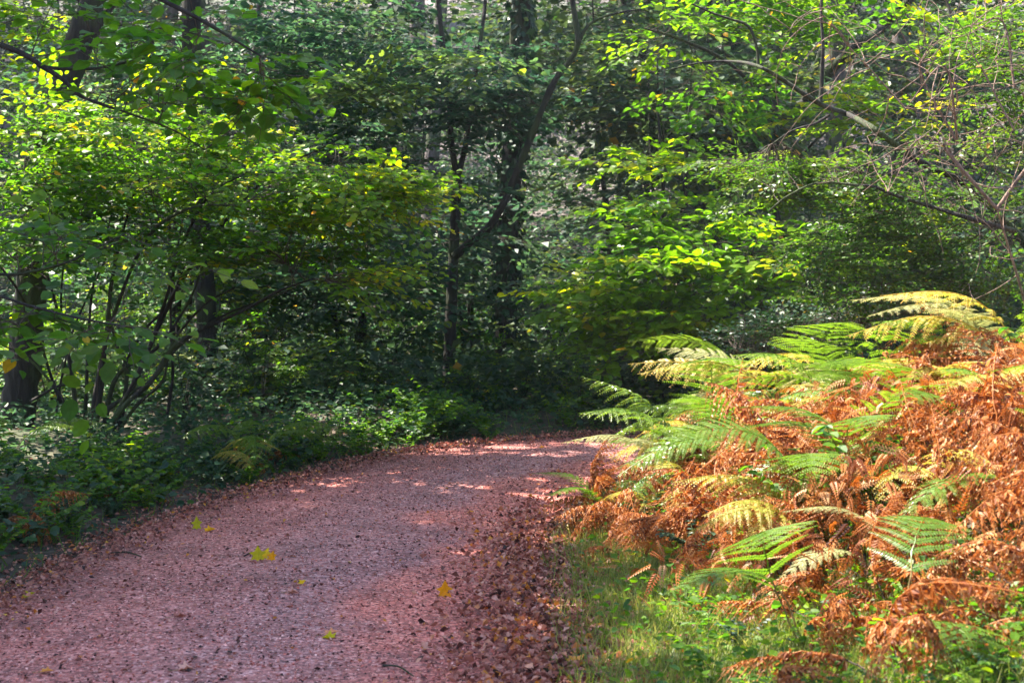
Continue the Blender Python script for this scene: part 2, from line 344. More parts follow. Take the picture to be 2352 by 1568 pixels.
def sprays(key, L, step, lsize, nside, droop):
    k = (key, L, step, lsize, nside, droop)
    if k not in SPR:
        r = np.random.default_rng(hash(key) % 1000 if not isinstance(key,str) else sum(map(ord,key)))
        SPR[k] = [make_spray(r, L, step, lsize, nside, droop) for _ in range(9)]
    return SPR[k]

def ell_points(r, e, n):
    """points in an ellipsoid, fewer in its middle, grouped in loose layers"""
    c, rad = np.asarray(e[0]), np.asarray(e[1])
    d = r.normal(0,1,(n,3)); d /= np.linalg.norm(d,axis=1,keepdims=True)
    q = d * (r.uniform(.05,1,(n,1))**.45)
    return c + q*rad

def grow(r, nodes, nrad, targets, tub, thick=1.0, sides=4):
    N = [np.asarray(n) for n in nodes]; RD = list(nrad); arr = np.zeros((len(N)+len(targets)*4+8,3)); arr[:len(N)] = N; cnt = len(N)
    rr = np.zeros(len(arr)); rr[:cnt] = RD
    d0 = np.array([np.min(np.linalg.norm(arr[:cnt]-t,axis=1)) for t in targets]); order = np.argsort(d0); dirs = np.zeros((len(targets),3)); org=np.zeros((len(targets),3))
    for k in order:
        t = targets[k]; v = t - arr[:cnt]; ds = np.linalg.norm(v,axis=1); cost = ds + .6*np.clip(-v[:,2],0,9) + np.where(rr[:cnt]<.003, .3, 0)
        j = int(np.argmin(cost)); a = arr[j]; L = ds[j]
        if L < .05: dirs[k] = r.normal(0,1,3); continue
        mid = a + (t-a)*.5 + np.array([0,0,.12*L]) + r.normal(0,.07*L,3)
        tt = np.linspace(0,1,6)[:,None]; pts = a*(1-tt)**2 + 2*mid*tt*(1-tt) + t*tt**2
        pts[1:-1] += r.normal(0,.02*L,(4,3))
        r0 = min(rr[j]*.8, (.003+.007*L)*thick); r1 = max(.0018, r0*.4)
        rad = np.linspace(r0, r1, 6); tub.add(pts, rad, sides)
        for q in (2,3,4,5):
            arr[cnt] = pts[q]; rr[cnt] = rad[q]; cnt += 1
        dirs[k] = (pts[-1]-pts[-3]); dirs[k] /= np.linalg.norm(dirs[k])+1e-9
    return dirs

def place_sprays(r, targets, dirs, spr, lv, tub, tint, tintvar=.12, flat=.35, twigs=True, clump=None, face=None, tw_r=.0022):
    for t, d in zip(targets, dirs):
        P,D,N,S,tw = spr[r.integers(len(spr))]
        d = np.array([d[0], d[1], d[2]*flat]) + r.normal(0,.35,3)*np.array([1,1,.4])
        d /= np.linalg.norm(d)+1e-9
        up = np.array([0,0,1.]) + r.normal(0,.12,3)
        if face is not None: up = up + face
        y = np.cross(up, d); y /= np.linalg.norm(y)+1e-9; z = np.cross(d, y); Mx = np.stack([d,y,z])
        s = r.uniform(.75,1.25)
        base = tint + r.normal(0, tintvar)
        ti = np.clip(base + (.22 if r.random() < .12 else 0) + r.normal(0,.10,len(P)), 0.0, .9); q = r.random(len(P)) < .007; ti[q] = r.uniform(.9,1,q.sum())
        lv.add(t + (P@Mx)*s, D@Mx, N@Mx, S*np.sqrt(s), ti)
        if twigs:
            for pts, l in tw: tub.add(t + (pts@Mx)*s, np.linspace(tw_r*1.4, tw_r*.6, len(pts)) if l==0 else tw_r*.6, 3)

def tree(name, label, cat, stems, ells, leafkind='hazel', mat='hazel', bark='bark', spr=('hz',.55,.065,.085,4,.12), tint=.4, tintvar=.12,
         group=None, first='trunk', rest='limb', seed=1, thick=1.0, base=None, twigs=True, flat=.35, face=None, free=None, root=None, foliage='foliage', curl=1.0):
    r = np.random.default_rng(seed)
    stems = [(smooth_line(p, wob=.0), r0, r1) for p, r0, r1 in stems]
    base = np.asarray(base if base is not None else stems[0][0][0], float)
    rt = root or empty(name, base)
    if not root: tag(rt, label, cat, group)
    nodes=[]; nr=[]
    for k, (pts, r0, r1) in enumerate(stems):
        m = len(pts); rad = np.linspace(r0, r1, m) * (1 + .06*r.normal(0,1,m))
        if k == 0 and first == 'trunk': rad[0] *= 1.35
        tb = Tubes(); tb.add(pts, rad, 10 if r0 > .03 else 6)
        link_mesh(first if k == 0 else rest, tb.mesh(name+'_stem', base), rt, M[bark])
        f = 0 if k else .25
        for q in range(int(m*f), m): nodes.append(pts[q]); nr.append(rad[q])
    lv = Leaves(); tb = Tubes(); tg = np.concatenate([ell_points(r, e, e[2]) for e in ells]) if ells else np.zeros((0,3))
    if len(tg):
        dirs = grow(r, nodes, nr, tg, tb, thick)
        tt = [e[3] if len(e) > 3 else tint for e in ells for _ in range(e[2])]
        ss = sprays(*spr)
        for k in range(len(tg)): place_sprays(r, tg[k:k+1], dirs[k:k+1], ss, lv, tb, tt[k], tintvar, flat, twigs, face=face)
    if lv.count():
        link_mesh('branchwork', tb.mesh(name+'_branchwork', base), rt, M['twig'] if bark != 'bare' else M['bare'])
        link_mesh(foliage, lv.mesh(name+'_foliage', leafkind, base, r, curl), rt, M[mat])
    return rt

def pl(d, *uv):  # picture points to a polyline, a third value overrides the depth
    return np.array([at(q[0], q[1], q[2] if len(q) > 2 else d) for q in uv])
def foot(u, d, v=None):
    q = at(u, v or 900, d); return np.array([q[0], q[1], gz(q[0], q[1])-.03])
def pu(u, v, d, ru, rv, rd): # ellipsoid given as picture centre and half sizes
    return (at(u,v,d), np.array([ru*d/F, rd, rv*d/F]))
def E(u, v, d, ru, rv, rd, n, *tint): c, rr = pu(u,v,d,ru,rv,rd); return (c, rr, n, *tint)
def rooted(u, d, *uv):
    return np.vstack([foot(u, d), pl(d, *uv)])

# --- the slender forked tree in the middle
tree('slender_tree', 'slender dark forked tree with a limb leaning right, standing beyond the bend of the path', 'tree',
     [(rooted(1014,15.4,(1022,900),(1032,820),(1035,740),(1040,620),(1045,520),(1050,415)), .072, .058),
      (pl(15.3,(1050,415),(1035,310),(1030,200,15.1),(1012,60,15),(1000,-120,15),(985,-400,15),(990,-800,15)), .036, .02),
      (pl(15.3,(1050,415),(1070,330),(1077,270,15.4),(1095,150,15.5),(1115,0,15.6),(1130,-250,15.8)), .034, .018),
      (pl(15.3,(1043,590),(1075,560,15.2),(1120,525,15.0),(1155,470,14.9),(1185,400,14.8),(1230,290,14.7),(1272,190,14.6),(1325,110,14.5),(1318,25,14.5),(1300,-90,14.5)), .046, .026),
      (pl(14.5,(1325,110),(1350,60),(1400,35),(1480,20)), .022, .01)],
     [E(780,130,14.2,230,130,1.2,120,.35), E(1050,200,15,190,110,.8,95,.18), E(930,380,14.5,150,60,.8,34,.42), E(1130,450,14.5,60,20,.3,7,.45), E(1060,590,14.2,90,22,.3,10,.42), E(880,560,14.2,170,40,.8,30,.40), E(1120,255,15,110,60,.6,40,.12), E(760,330,14.5,200,90,.9,60,.3),
      E(1060,-900,15,360,160,1.6,60,.3), E(850,215,13.2,190,18,.3,26,.72), E(1060,150,13.2,110,22,.3,20,.72), E(1045,690,15,90,20,.4,8,.3), E(1075,880,15,80,25,.4,8,.3)],  # the two yellowest sprays have sunlight painted in through their tint
     mat='teal', spr=('cen',.50,.055,.088,4,.10), seed=11)
# --- ivy trunks
def ivy_column(name, label, u, d, pts, r0, r1, n, seed, tops=()):
    r = np.random.default_rng(seed); L = smooth_line(np.vstack([foot(u,d), pl(d,*pts)])); base = L[0]
    rt = empty(name, base); tag(rt, label, 'tree')
    tb = Tubes(); rad = np.linspace(r0, r1, len(L)); tb.add(L, rad, 12); link_mesh('trunk', tb.mesh(name, base), rt, M['bark'])
    lv = Leaves(); k = r.uniform(0, len(L)-1.01, n); i = k.astype(int); f = (k-i)[:,None]
    c = L[i]*(1-f)+L[i+1]*f; th = r.uniform(0,2*np.pi,n); o = np.stack([np.cos(th), np.sin(th), np.zeros(n)],1)
    bulge = .01 + .08*np.abs(np.sin(k*1.7+th))*r.random(n)
    P = c + o*(rad[i][:,None] + bulge[:,None]); D = o*.5 + np.array([0,0,-1.]) + r.normal(0,.5,(n,3))
    lv.add(P, D, o + np.array([0,0,.7]) + r.normal(0,.3,(n,3)), r.uniform(.06,.11,n), np.clip(r.normal(.35,.2,n),0,1))
    tb2 = Tubes()
    for e in tops:
        tg = ell_points(r, e, e[2]); dirs = grow(r, list(L[len(L)//2:]), list(rad[len(L)//2:]), tg, tb2, 1.2)
        place_sprays(r, tg, dirs, sprays('ivt',.5,.07,.10,4,.1), lv, tb2, .3)
    link_mesh('foliage', lv.mesh(name+'_ivy','small',base,r), rt, M['dark'])
    if tops: link_mesh('branchwork', tb2.mesh(name+'_twigs', base), rt, M['bark'])
    return rt
ivy_column('ivy_clad_tree','thick upright trunk wrapped in dark ivy, just right of the slender forked tree',1158,17.6,[(1160,900),(1162,700),(1168,500),(1178,350),(1185,200),(1195,60),(1200,-200),(1200,-900)],.14,.12,1800,21,
           [E(1190,230,17.5,55,60,.4,16), E(1150,-900,17.5,420,160,2,80)])
ivy_column('ivy_clad_tree','thinner ivy-clad trunk far off, between the leaning limb and the hazel on the right',1446,30,[(1446,500),(1444,350),(1442,250),(1440,100),(1440,-200),(1440,-500)],.2,.15,1500,22)
ivy_column('ivy_clad_tree','heavy dark ivy-clad tree behind the bright hazel, with a big limb leaning right',1660,20,[(1662,900),(1655,600),(1650,430),(1665,300),(1655,150),(1650,0),(1650,-300)],.24,.2,3000,23,
           [E(1660,330,19.5,130,130,.8,70), E(1680,140,19.8,110,120,.8,40)])
# the big leaning limb of the last ivy-clad tree
rt3 = [o for o in C.objects if o.name.startswith('ivy_clad_tree')][-1]
for pts, r0, r1 in [(pl(18,(1655,430,20),(1700,360,19.4),(1760,305),(1850,232),(1920,150,17.6),(1985,95,17.2),(2040,50),(2120,-30,16.5)),.085,.05),
                    (pl(17.9,(1850,232),(1872,160),(1900,90),(1960,20),(2000,-60)),.045,.02), (pl(18.4,(1745,318),(1700,300),(1640,270),(1600,200)),.03,.012)]:
    tb = Tubes(); L = smooth_line(pts); tb.add(L, np.linspace(r0,r1,len(L)), 8); link_mesh('limb', tb.mesh('ivy_limb', rt3.location), rt3, M['bark'])

# --- left: big trunk, coppice, trunk behind it
tree('oak_tree', 'broad dark trunk at the left frame edge, leaning right as it rises', 'tree',
     [(rooted(28,12.2,(38,960),(52,860),(66,740),(78,600),(100,420),(130,250),(175,120),(215,0),(255,-200),(300,-500),(330,-1000)), .15, .10),
      (pl(12.2,(178,118),(250,20,12.4),(330,-100,12.6)),.05,.03)],
     [E(250,-1100,12.5,500,180,2.2,90), E(60,60,12.8,160,90,.8,36,.7)], seed=31, thick=1.5)
tree('oak_tree', 'middling straight trunk standing behind the left hazel thicket', 'tree',
     [(rooted(470,15.6,(473,900),(475,740),(462,550),(448,330),(440,150),(440,-150),(440,-500),(440,-950)), .115, .09)],
     [E(440,-1000,15.6,420,180,2.4,80,.2), E(400,120,16.4,300,120,1.0,80,.22), E(640,60,16,160,80,.8,26,.2)], mat='teal', seed=32, thick=1.4, spr=('bk',.6,.08,.11,4,.1))
st = lambda d,*q: (smooth_line(pl(d,*q)))
b0 = [ (12.0,(180,1030),(176,950),(167,889),(153,795),(140,700),(150,560)), (12.1,(193,1025),(197,930),(203,789),(215,650),(260,480)),
       (11.9,(210,1030),(233,889),(243,780),(262,620),(300,470,11.6),(330,380,11.4)), (11.8,(160,1040),(187,985),(260,930),(300,905),(353,869),(400,805),(467,752),(533,715),(600,692),(680,660)),
       (11.6,(215,1032),(283,935),(350,872),(400,795),(473,752),(567,709),(640,668,11.2),(720,640,10.8)), (11.7,(250,1028),(310,935),(373,875),(395,790),(470,700),(540,660)),
       (12.0,(233,1030),(253,905),(283,848),(360,799),(430,700),(470,600)), (12.2,(283,842),(330,760),(367,722),(393,682),(430,600)),
       (12.0,(268,1025),(290,882),(285,822),(267,789),(250,690),(270,560)), (12.3,(383,960),(392,900),(397,855),(392,722),(400,620),(420,500)),
       (12.0,(70,922),(127,889),(160,884),(217,889)), (11.9,(165,1035),(150,930),(110,870),(60,820),(0,790)), (12.1,(172,1030),(130,960),(150,830),(175,740),(240,600),(270,520)),
       (11.7,(225,1032),(262,960),(330,830),(380,690),(420,560,11.2),(480,450,10.8),(560,400,10.5)), (11.8,(200,1030),(220,900),(250,760),(330,560,11),(430,480,10.4),(560,470,10)),
       (12.2,(190,1030),(130,900),(60,700,11.6),(-40,560,11)), (12.2,(185,1030),(160,830),(100,600,11.8),(40,420,11.2)), (12.0,(240,1030),(300,900),(420,640,11.6),(600,420,11),(760,330,10.6)) ]
stems = []
for k, q in enumerate(b0): stems.append((pl(q[0], *q[1:]), [.022,.02,.024,.026,.030,.018,.026,.016,.022,.017,.016,.014,.012,.022,.024,.02,.02,.024][k], .007))
tree('hazel_bush', 'wide many-stemmed hazel arching over the left verge, top leaves tinted as sunlit', 'bush', stems,
     [E(150,420,11.4,280,95,1.0,105,.48), E(450,410,10.9,230,95,1.0,105,.52), E(700,450,10.8,190,85,.8,84,.55), E(250,545,11.2,290,55,1.0,60,.40), E(620,575,11,190,45,.7,46,.38),
      E(790,640,10.8,60,30,.4,18,.62), E(120,290,11.5,200,70,.8,60,.55), E(400,310,11.2,200,60,.8,50,.6), E(800,400,10.9,130,60,.6,44,.66), E(880,455,11,60,30,.4,14,.6), E(60,600,11.8,160,40,.6,16,.3)],  # light from above painted as a yellower tint in the upper clumps
     first='stem', rest='stem', seed=33, spr=('hz',.55,.045,.068,4,.10), base=foot(205,12), tintvar=.13, face=np.array([0,-.10,0]), flat=.25)
# --- tree off the left frame edge: branches hanging into the picture
tree('hazel_tree', 'hazel just outside the left edge, dark bough and large leaves hanging into the top left', 'tree',
     [(np.array([(-4.1,7.6,gz(-4.1,7.6)-.05),(-4.0,7.6,1.2),(-3.85,7.55,2.3),(-3.7,7.5,3.4),(-3.6,7.4,4.6)]), .085, .05),
      (np.vstack([[(-3.85,7.55,2.35)], pl(7.4,(-220,20),(-100,70),(0,103),(60,128),(100,155),(143,182),(178,216),(222,236),(300,262),(400,300),(470,345))]), .024, .004),
      (pl(7.4,(100,155),(160,158),(225,157),(330,135),(440,118)), .011, .004),
      (np.vstack([[(-3.7,7.5,3.4)], pl(7.0,(0,-200),(250,-60),(450,40),(600,130))]), .025, .006),
      (np.vstack([[(-3.95,7.6,1.6)], pl(6.6,(-300,560),(-100,640),(30,690),(170,728),(300,752),(390,770))]), .010, .003),
      (np.vstack([[(-3.9,7.58,1.9)], pl(7.2,(-200,600),(0,630),(90,620),(160,600),(210,575),(290,535))]), .012, .004)],
     [E(600,210,7.3,110,50,.25,12,.36), E(350,200,7.4,180,50,.3,18,.38), E(480,120,7.2,170,70,.3,16,.30), E(230,60,7.5,200,60,.3,16,.3), E(40,720,6.6,120,40,.25,14,.33), E(230,745,6.6,130,22,.2,10,.33), E(360,600,7.0,60,40,.2,3,.42), E(90,560,7.2,120,60,.3,12,.3),
      ((-4.6,7.0,6.0),(1.6,1.6,1.0),50)],
     seed=34, spr=('near',.42,.062,.088,2,.14), tintvar=.08)

# --- right: hazel sapling, hawthorns, bare twigs
tree('hazel_bush', 'bright lime-green hazel beyond the bend, reaching left over the bracken', 'bush',
     [(rooted(1434,14.6,(1430,900),(1426,850),(1440,780),(1470,700),(1500,600),(1540,500)), .035, .014),
      (rooted(1458,14.7,(1450,900),(1470,820),(1530,740),(1600,660),(1660,560)), .022, .009),
      (rooted(1760,13.2,(1755,780),(1757,735),(1742,670),(1725,610),(1690,575),(1640,545)), .026, .009),
      (pl(13.2,(1725,610),(1735,540),(1760,470),(1800,400)), .014, .006)],
     [E(1590,500,13.2,160,60,.6,56,.50), E(1440,690,13.0,150,60,.6,54,.48), E(1560,610,12.8,190,75,.6,62,.46), E(1330,660,13,90,25,.4,15,.7), E(1740,590,13,130,110,.7,44,.5),
      E(1460,790,13.0,130,40,.5,22,.38), E(1600,740,12.9,170,50,.5,34,.5), E(1850,560,13,120,60,.6,30,.5), E(1520,370,13.6,150,24,.4,22,.66)],
     first='stem', rest='stem', mat='lime', seed=41, spr=('lm',.46,.065,.108,3,.12), tintvar=.12, face=np.array([0,-.22,0]), flat=.22)
tree('hawthorn_tree', 'spreading hawthorn on the right with small glossy leaves and a long bare diagonal bough', 'tree',
     [(np.vstack([foot(2500,10.6), pl(10.4,(2480,780),(2400,620),(2330,530),(2260,460),(2200,412,10),(2110,370,9.7),(2000,292,9.4),(1940,260),(1885,240,9.2),(1800,185,9.1),(1740,152,9),(1680,141),(1600,146),(1540,160))]), .036, .005),
      (pl(9.2,(1884,243),(1888,170),(1890,100),(1886,30),(1892,-80)), .015, .009),
      (pl(9.1,(1742,154),(1738,110),(1720,62),(1680,45),(1640,32),(1590,10)), .012, .006),
      (pl(9.3,(2330,530,10),(2240,505),(2150,478),(2060,450),(2010,430),(1960,425),(1880,420),(1810,450),(1765,486)), .018, .006),
      (pl(9.6,(1905,265),(1870,285),(1820,300),(1775,330)), .012, .005), (pl(9.6,(2060,320),(2000,370),(1975,395)), .008,.005)],
     [E(1900,410,9.8,220,50,.6,100,.5), E(2130,480,10,210,80,.7,130,.45), E(1980,560,10.3,200,70,.6,90,.35), E(2250,600,10.2,160,70,.6,80,.4), E(1760,380,10,160,34,.5,50,.55), E(2280,340,9.8,140,60,.5,40,.6), E(2300,130,9.4,130,130,.6,60,.45), E(2100,660,10.4,260,50,.6,80,.28)],
     leafkind='small', mat='thorn', seed=42, spr=('th',.34,.026,.040,4,.06), thick=.8, tintvar=.12)
# bare twigs of a dying shrub
def bare_twigs(name, label, base, fans, n, seed):
    r = np.random.default_rng(seed); rt = empty(name, base); tag(rt, label, 'shrub')
    main = Tubes(); fine = Tubes()
    for (o, tip, rad) in fans:
        L = smooth_line(np.vstack([o, (np.array(o)+np.array(tip))/2 + r.normal(0,.12,3)+np.array([0,0,.12]), tip])); main.add(L, np.linspace(rad, rad*.35, len(L)), 6)
        for k in range(n):
            i = r.integers(2, len(L)); p = L[i].copy(); d = r.normal(0,1,3); d[1]*=.6; d /= np.linalg.norm(d); pts=[p.copy()]; cur = r.normal(0,.30,3)
            for s in range(9):
                d = d + cur*.35 + r.normal(0,.16,3); d /= np.linalg.norm(d); p = p + d*r.uniform(.06,.10); pts.append(p.copy())
            fine.add(smooth_line(pts), np.linspace(.0034,.0012,5*(len(pts)-1)+1), 4)
            if k % 2:
                q = pts[4]; d2 = np.cross(d, [0,0,1.]) + r.normal(0,.5,3); d2 /= np.linalg.norm(d2)
                fine.add([q, q+d2*.12+r.normal(0,.02,3), q+d2*.24+r.normal(0,.05,3), q+d2*.36+r.normal(0,.07,3)], np.linspace(.003,.0012,4), 3)
    link_mesh('stem', main.mesh(name, base), rt, M['bare']); link_mesh('branchwork', fine.mesh(name+'_f', base), rt, M['bare'])
    lv = Leaves(); k = 160; P = np.array([np.asarray(fans[r.integers(len(fans))][1]) + r.normal(0,.28,3) for _ in range(k)])
    lv.add(P, r.normal(0,1,(k,3)), np.array([0,0,1.])+r.normal(0,.3,(k,3)), r.uniform(.025,.045,k), np.clip(r.normal(.75,.15,k),0,1))
    link_mesh('foliage', lv.mesh(name+'_l','small',base,r), rt, M['thorn'])
    return rt
bb = foot(2440, 9.0)
bare_twigs('bare_shrub','tangle of bare pinkish twigs filling the upper right above the bracken', bb,
     [(bb, at(2290,480,8.6), .015), (at(2290,480,8.6), at(2200,330,8.6), .012), (at(2290,480,8.6), at(2330,200,8.5), .012), (at(2200,330,8.6), at(2080,250,8.5), .008), (at(2200,330,8.6), at(2150,130,8.6), .008),
      (at(2330,200,8.5), at(2230,60,8.5), .008), (at(2080,250,8.5), at(1960,120,8.4), .006), (at(2240,420,8.6), at(2040,440,8.6), .006), (at(2330,300,8.4), at(2180,240,8.4), .006), (at(1960,120,8.5), at(1800,80,8.5), .004)], 8, 43)
tree('hawthorn_bush', 'low dark holly-like shrub with crooked stems at the left end of the bracken ridge', 'bush',
     [(rooted(1866,10.6,(1845,880),(1828,850),(1800,825),(1740,815),(1690,800)), .020, .007), (rooted(1890,10.7,(1868,870),(1860,840),(1835,810),(1830,770)), .020, .007), (rooted(1900,10.8,(1885,850),(1905,810),(1930,770)), .012, .005)],
     [E(1750,775,10.7,110,38,.4,60,.25), E(1850,780,10.9,90,50,.4,50,.3), E(1950,740,11,110,45,.5,55,.3), E(1700,820,10.8,60,22,.3,16,.3), E(2060,715,11,110,40,.5,50,.3)],
     leafkind='small', mat='dark', first='stem', rest='stem', seed=44, spr=('ho',.26,.024,.038,4,.05), thick=.7)
# tree at the upper right with yellow-green sprays over the gap
tree('beech_tree', 'young beech beyond the bend, sunlit yellow-green sprays across the top right', 'tree',
     [(rooted(1790,16.5,(1790,800),(1785,600),(1783,450),(1780,250),(1790,60),(1795,-150),(1800,-420),(1810,-760)), .06, .03),
      (pl(16.4,(1783,260),(1680,150,15),(1560,90,13.5),(1480,66,13)), .025, .008), (pl(16.4,(1785,420),(1900,300,15),(2020,260,14)), .022, .008)],
     [E(1600,55,13.2,150,26,.5,28,.50), E(1500,110,13.5,70,20,.4,6,.55), E(1740,20,13.5,160,45,.6,34,.45), E(1660,230,14,120,60,.5,30,.35), E(2000,260,13.5,160,40,.5,36,.62), E(1850,60,14,180,80,.7,40,.5), E(1850,-800,15.5,420,140,2,70), E(2150,90,13.5,150,80,.6,40,.55)],
     mat='hazel', seed=45, spr=('be',.5,.07,.088,4,.10), tintvar=.10)
tree('alder_tree', 'cluster of thin leaning stems beyond the path, left of the heavy ivy-clad tree', 'tree',
     [(rooted(1566,22,(1572,500),(1560,360),(1520,240),(1495,170),(1465,100),(1430,0),(1400,-150)), .06, .035), (rooted(1484,22,(1485,450),(1492,360),(1500,250),(1480,140),(1490,0),(1500,-160)), .05, .03),
      (pl(22,(1500,250),(1520,120),(1560,-20)), .03, .02), (rooted(1400,24,(1420,330),(1370,240),(1330,190),(1300,60)), .045, .03)],
     [E(1480,-60,22,240,120,2,40,.5), E(1440,190,22,70,40,1,12,.6), E(1560,230,22.5,90,60,1,24,.5)], first='stem', rest='stem', seed=46, spr=('al',.7,.10,.12,3,.1), mat='hazel')

# --- background trees: a few built, then copied
def understory(seed, h, wid, mat, n, tint, nm, spk, ls, stemsn=1, low=.15):
    r = np.random.default_rng(seed); stems = []
    for k in range(stemsn):
        a = r.uniform(0,6.28); o = np.array([math.cos(a),math.sin(a),0])
        z = np.linspace(0,h*.9,6); lean = o*(.10*h)*r.uniform(.3,1.2)
        stems.append((np.stack([lean[0]*(z/h)**1.4+ (k*.12)*o[0], lean[1]*(z/h)**1.4 + (k*.12)*o[1], z],1) + r.normal(0,.03*h/5,(6,3))*np.array([1,1,0]), .018*h**.75*(1 if not k else .7), .008))
    ells = []
    for k in range(7):
        a = r.uniform(0,6.28); zz = h*r.uniform(low,.95); q = wid*r.uniform(.2,.75)*(1.15-.5*zz/h)
        ells.append(((math.cos(a)*q, math.sin(a)*q, zz), (wid*.45, wid*.45, h*.12), n//7, tint + r.normal(0,.06)))
    return tree(nm, None, 'tree', stems, ells, leafkind='far', mat=mat, bark='bark_far' if h > 6 else 'bark', seed=seed, spr=(spk,.8,.10,ls,4,.1), thick=1.1, first='trunk' if stemsn==1 else 'stem', rest='stem', tintvar=.14)
def copy_tree(o, loc, rz, s):
    c = o.copy(); C.objects.link(c); c.location = loc; c.rotation_euler = (0,0,rz); c.scale = (s,s,s)
    for ch in list(o.children):
        d = ch.copy(); C.objects.link(d); d.parent = c
    return c

protos = [understory(101,5.5,2.2,'far',210,.40,'understory_tree','u1',.15), understory(102,4.2,2.0,'far',190,.42,'understory_tree','u2',.15,3,.08),
          understory(103,7.5,2.6,'far',260,.35,'understory_tree','u3',.16,1,.2), understory(104,3.0,1.6,'teal',150,.35,'understory_tree','u4',.13,3,.1)]
kind_words = ['loose shade-tinted understory tree', 'bushy three-stemmed understory tree', 'taller green understory tree', 'low many-stemmed shade-tinted shrub tree']
marks = [(28,'the broad leaning trunk'),(205,'the left hazel thicket'),(470,'the straight trunk behind the left hazel'),(750,'the dim gap left of the forked tree'),(1030,'the slender forked tree'),(1160,'the ivy-wrapped trunk'),
         (1320,'the pale opening in the middle'),(1446,'the far ivy-clad trunk'),(1560,'the cluster of thin leaning stems'),(1660,'the heavy ivy-clad tree'),(1850,'the leaning limb'),(2050,'the diagonal bare bough'),(2300,'the bare twig tangle')]
labels_used = {}
def label_for(head, x, y, extra=''):
    u = 1176 + F*x/max(y,1)
    mk = min(marks, key=lambda m: abs(m[0]-u)); du = u - mk[0]
    side = 'just behind' if abs(du) < 35 else ('left of' if du < 0 else 'right of')
    if u < -60: side, mk = 'past the left frame edge beyond', marks[0]
    if u > 2420: side, mk = 'past the right frame edge beyond', marks[-1]
    dist = 'beyond the path' if y < 22 else ('in the middle distance' if y < 32 else ('far off' if y < 45 else 'on the far slope'))
    lb = f'{head} {extra+" " if extra else ""}{dist}, {side} {mk[1]}'
    while len(lb.split()) > 14: lb = lb.replace('the ', '', 1) if 'the ' in lb else ' '.join(lb.split()[:14])
    n = labels_used.get(lb, 0); labels_used[lb] = n+1
    if n: lb = lb.replace(dist, ['', 'second one ', 'third one ', 'fourth one ', 'fifth one ', 'sixth one '][min(n,5)] + dist)
    return lb
r = np.random.default_rng(55)
spots = []
tries = 0
while len(spots) < 100 and tries < 4000:
    tries += 1
    y = 16.5 + 46*r.random()**1.0; hw = .40*y+2.5; x = r.uniform(-hw, hw)
    u = 1176 + F*x/y
    if 1205 < u < 1400 and y < 44: continue           # the opening
    if 850 < u < 1210 and y < 30 and r.random() < .8: continue
    if 1700 < u < 2100 and 20 < y < 42 and r.random() < .6: continue
    if u < 360 and y < 25: continue
    if any((x-a)**2 + (y-b_)**2 < (1.5+.03*y)**2 for a, b_, _ in spots): continue
    spots.append((x, y, r.integers(4)))
first_used = set()
for x, y, k in spots:
    if 800 < 1176 + F*x/y < 1000 and y < 26: k = 3
    z = gz(x,y)-.05; s = r.uniform(.8,1.3); rz = r.uniform(0,6.28)
    if k in first_used: o = copy_tree(protos[k], (x,y,z), rz, s)
    else:
        o = protos[k]; first_used.add(k); o.location=(x,y,z); o.rotation_euler=(0,0,rz); o.scale=(s,s,s)
    tag(o, label_for(kind_words[k], x, y), 'tree', 'understory trees in the background')
# tall straight forest trunks with high crowns (their unseen leaves are arranged to shape light and shade below)
canopy_trunks = [(-6.5,13.5),(-9,19),(-4.6,21.5),(-12,27),(-7.2,30),(-1.9,31),(5.2,22.5),(7.6,27.5),(9.3,19.5),(12.5,30),(-2.3,35),(3.2,38),(8,40),(14,38),(-15,38),(-11,46),(0.3,50),(6.2,52),(-5,54),(-13,11),(-15,19),(11,12),(-9,3),(-14,-2),(8,1)]
CT = []
for k, (x, y) in enumerate(canopy_trunks):
    r = np.random.default_rng(200+k); z0 = gz(x,y); h = 13 + r.uniform(-1,3); lean = r.normal(0,.35,2)
    pts = np.array([(x+lean[0]*t+r.normal(0,.05), y+lean[1]*t+r.normal(0,.05), z0-.1+h*t) for t in np.linspace(0,1,7)])
    L = smooth_line(pts); rad = np.linspace(r.uniform(.16,.27), .07, len(L)); rad[0]*=1.3
    rt = empty('forest_tree', (x,y,z0-.1)); tb = Tubes(); tb.add(L, rad, 12); link_mesh('trunk', tb.mesh('forest_trunk',(x,y,z0-.1)), rt, M['bark_far'])
    tag(rt, label_for('tall straight grey trunk with a high crown', x, y), 'tree', 'tall forest trees'); CT.append((rt, L, rad, r))
    for q in range(3):
        a = r.uniform(0,6.28); i = len(L)//2 + r.integers(0,len(L)//3); o = L[i]; e = o + np.array([math.cos(a)*2.6, math.sin(a)*2.6, 1.4])
        tb = Tubes(); l2 = smooth_line([o,(o+e)/2+[0,0,-.1],e]); tb.add(l2, np.linspace(.06,.02,len(l2)), 6); link_mesh('limb', tb.mesh('forest_limb',(x,y,z0-.1)), rt, M['bark_far'])
def lit(x, y):
    """share of sunlight wanted at the point (x, y), which shapes the unseen crowns"""
    v = np.where(y > 14.5, .12, .04)
    for cx, cy_, rx, ry, s in LIT:
        q = ((x-cx)/rx)**2 + ((y-cy_)/ry)**2; v = np.maximum(v, s*np.clip(1.6-q,0,1)**.5*(q<1.6))
    return v
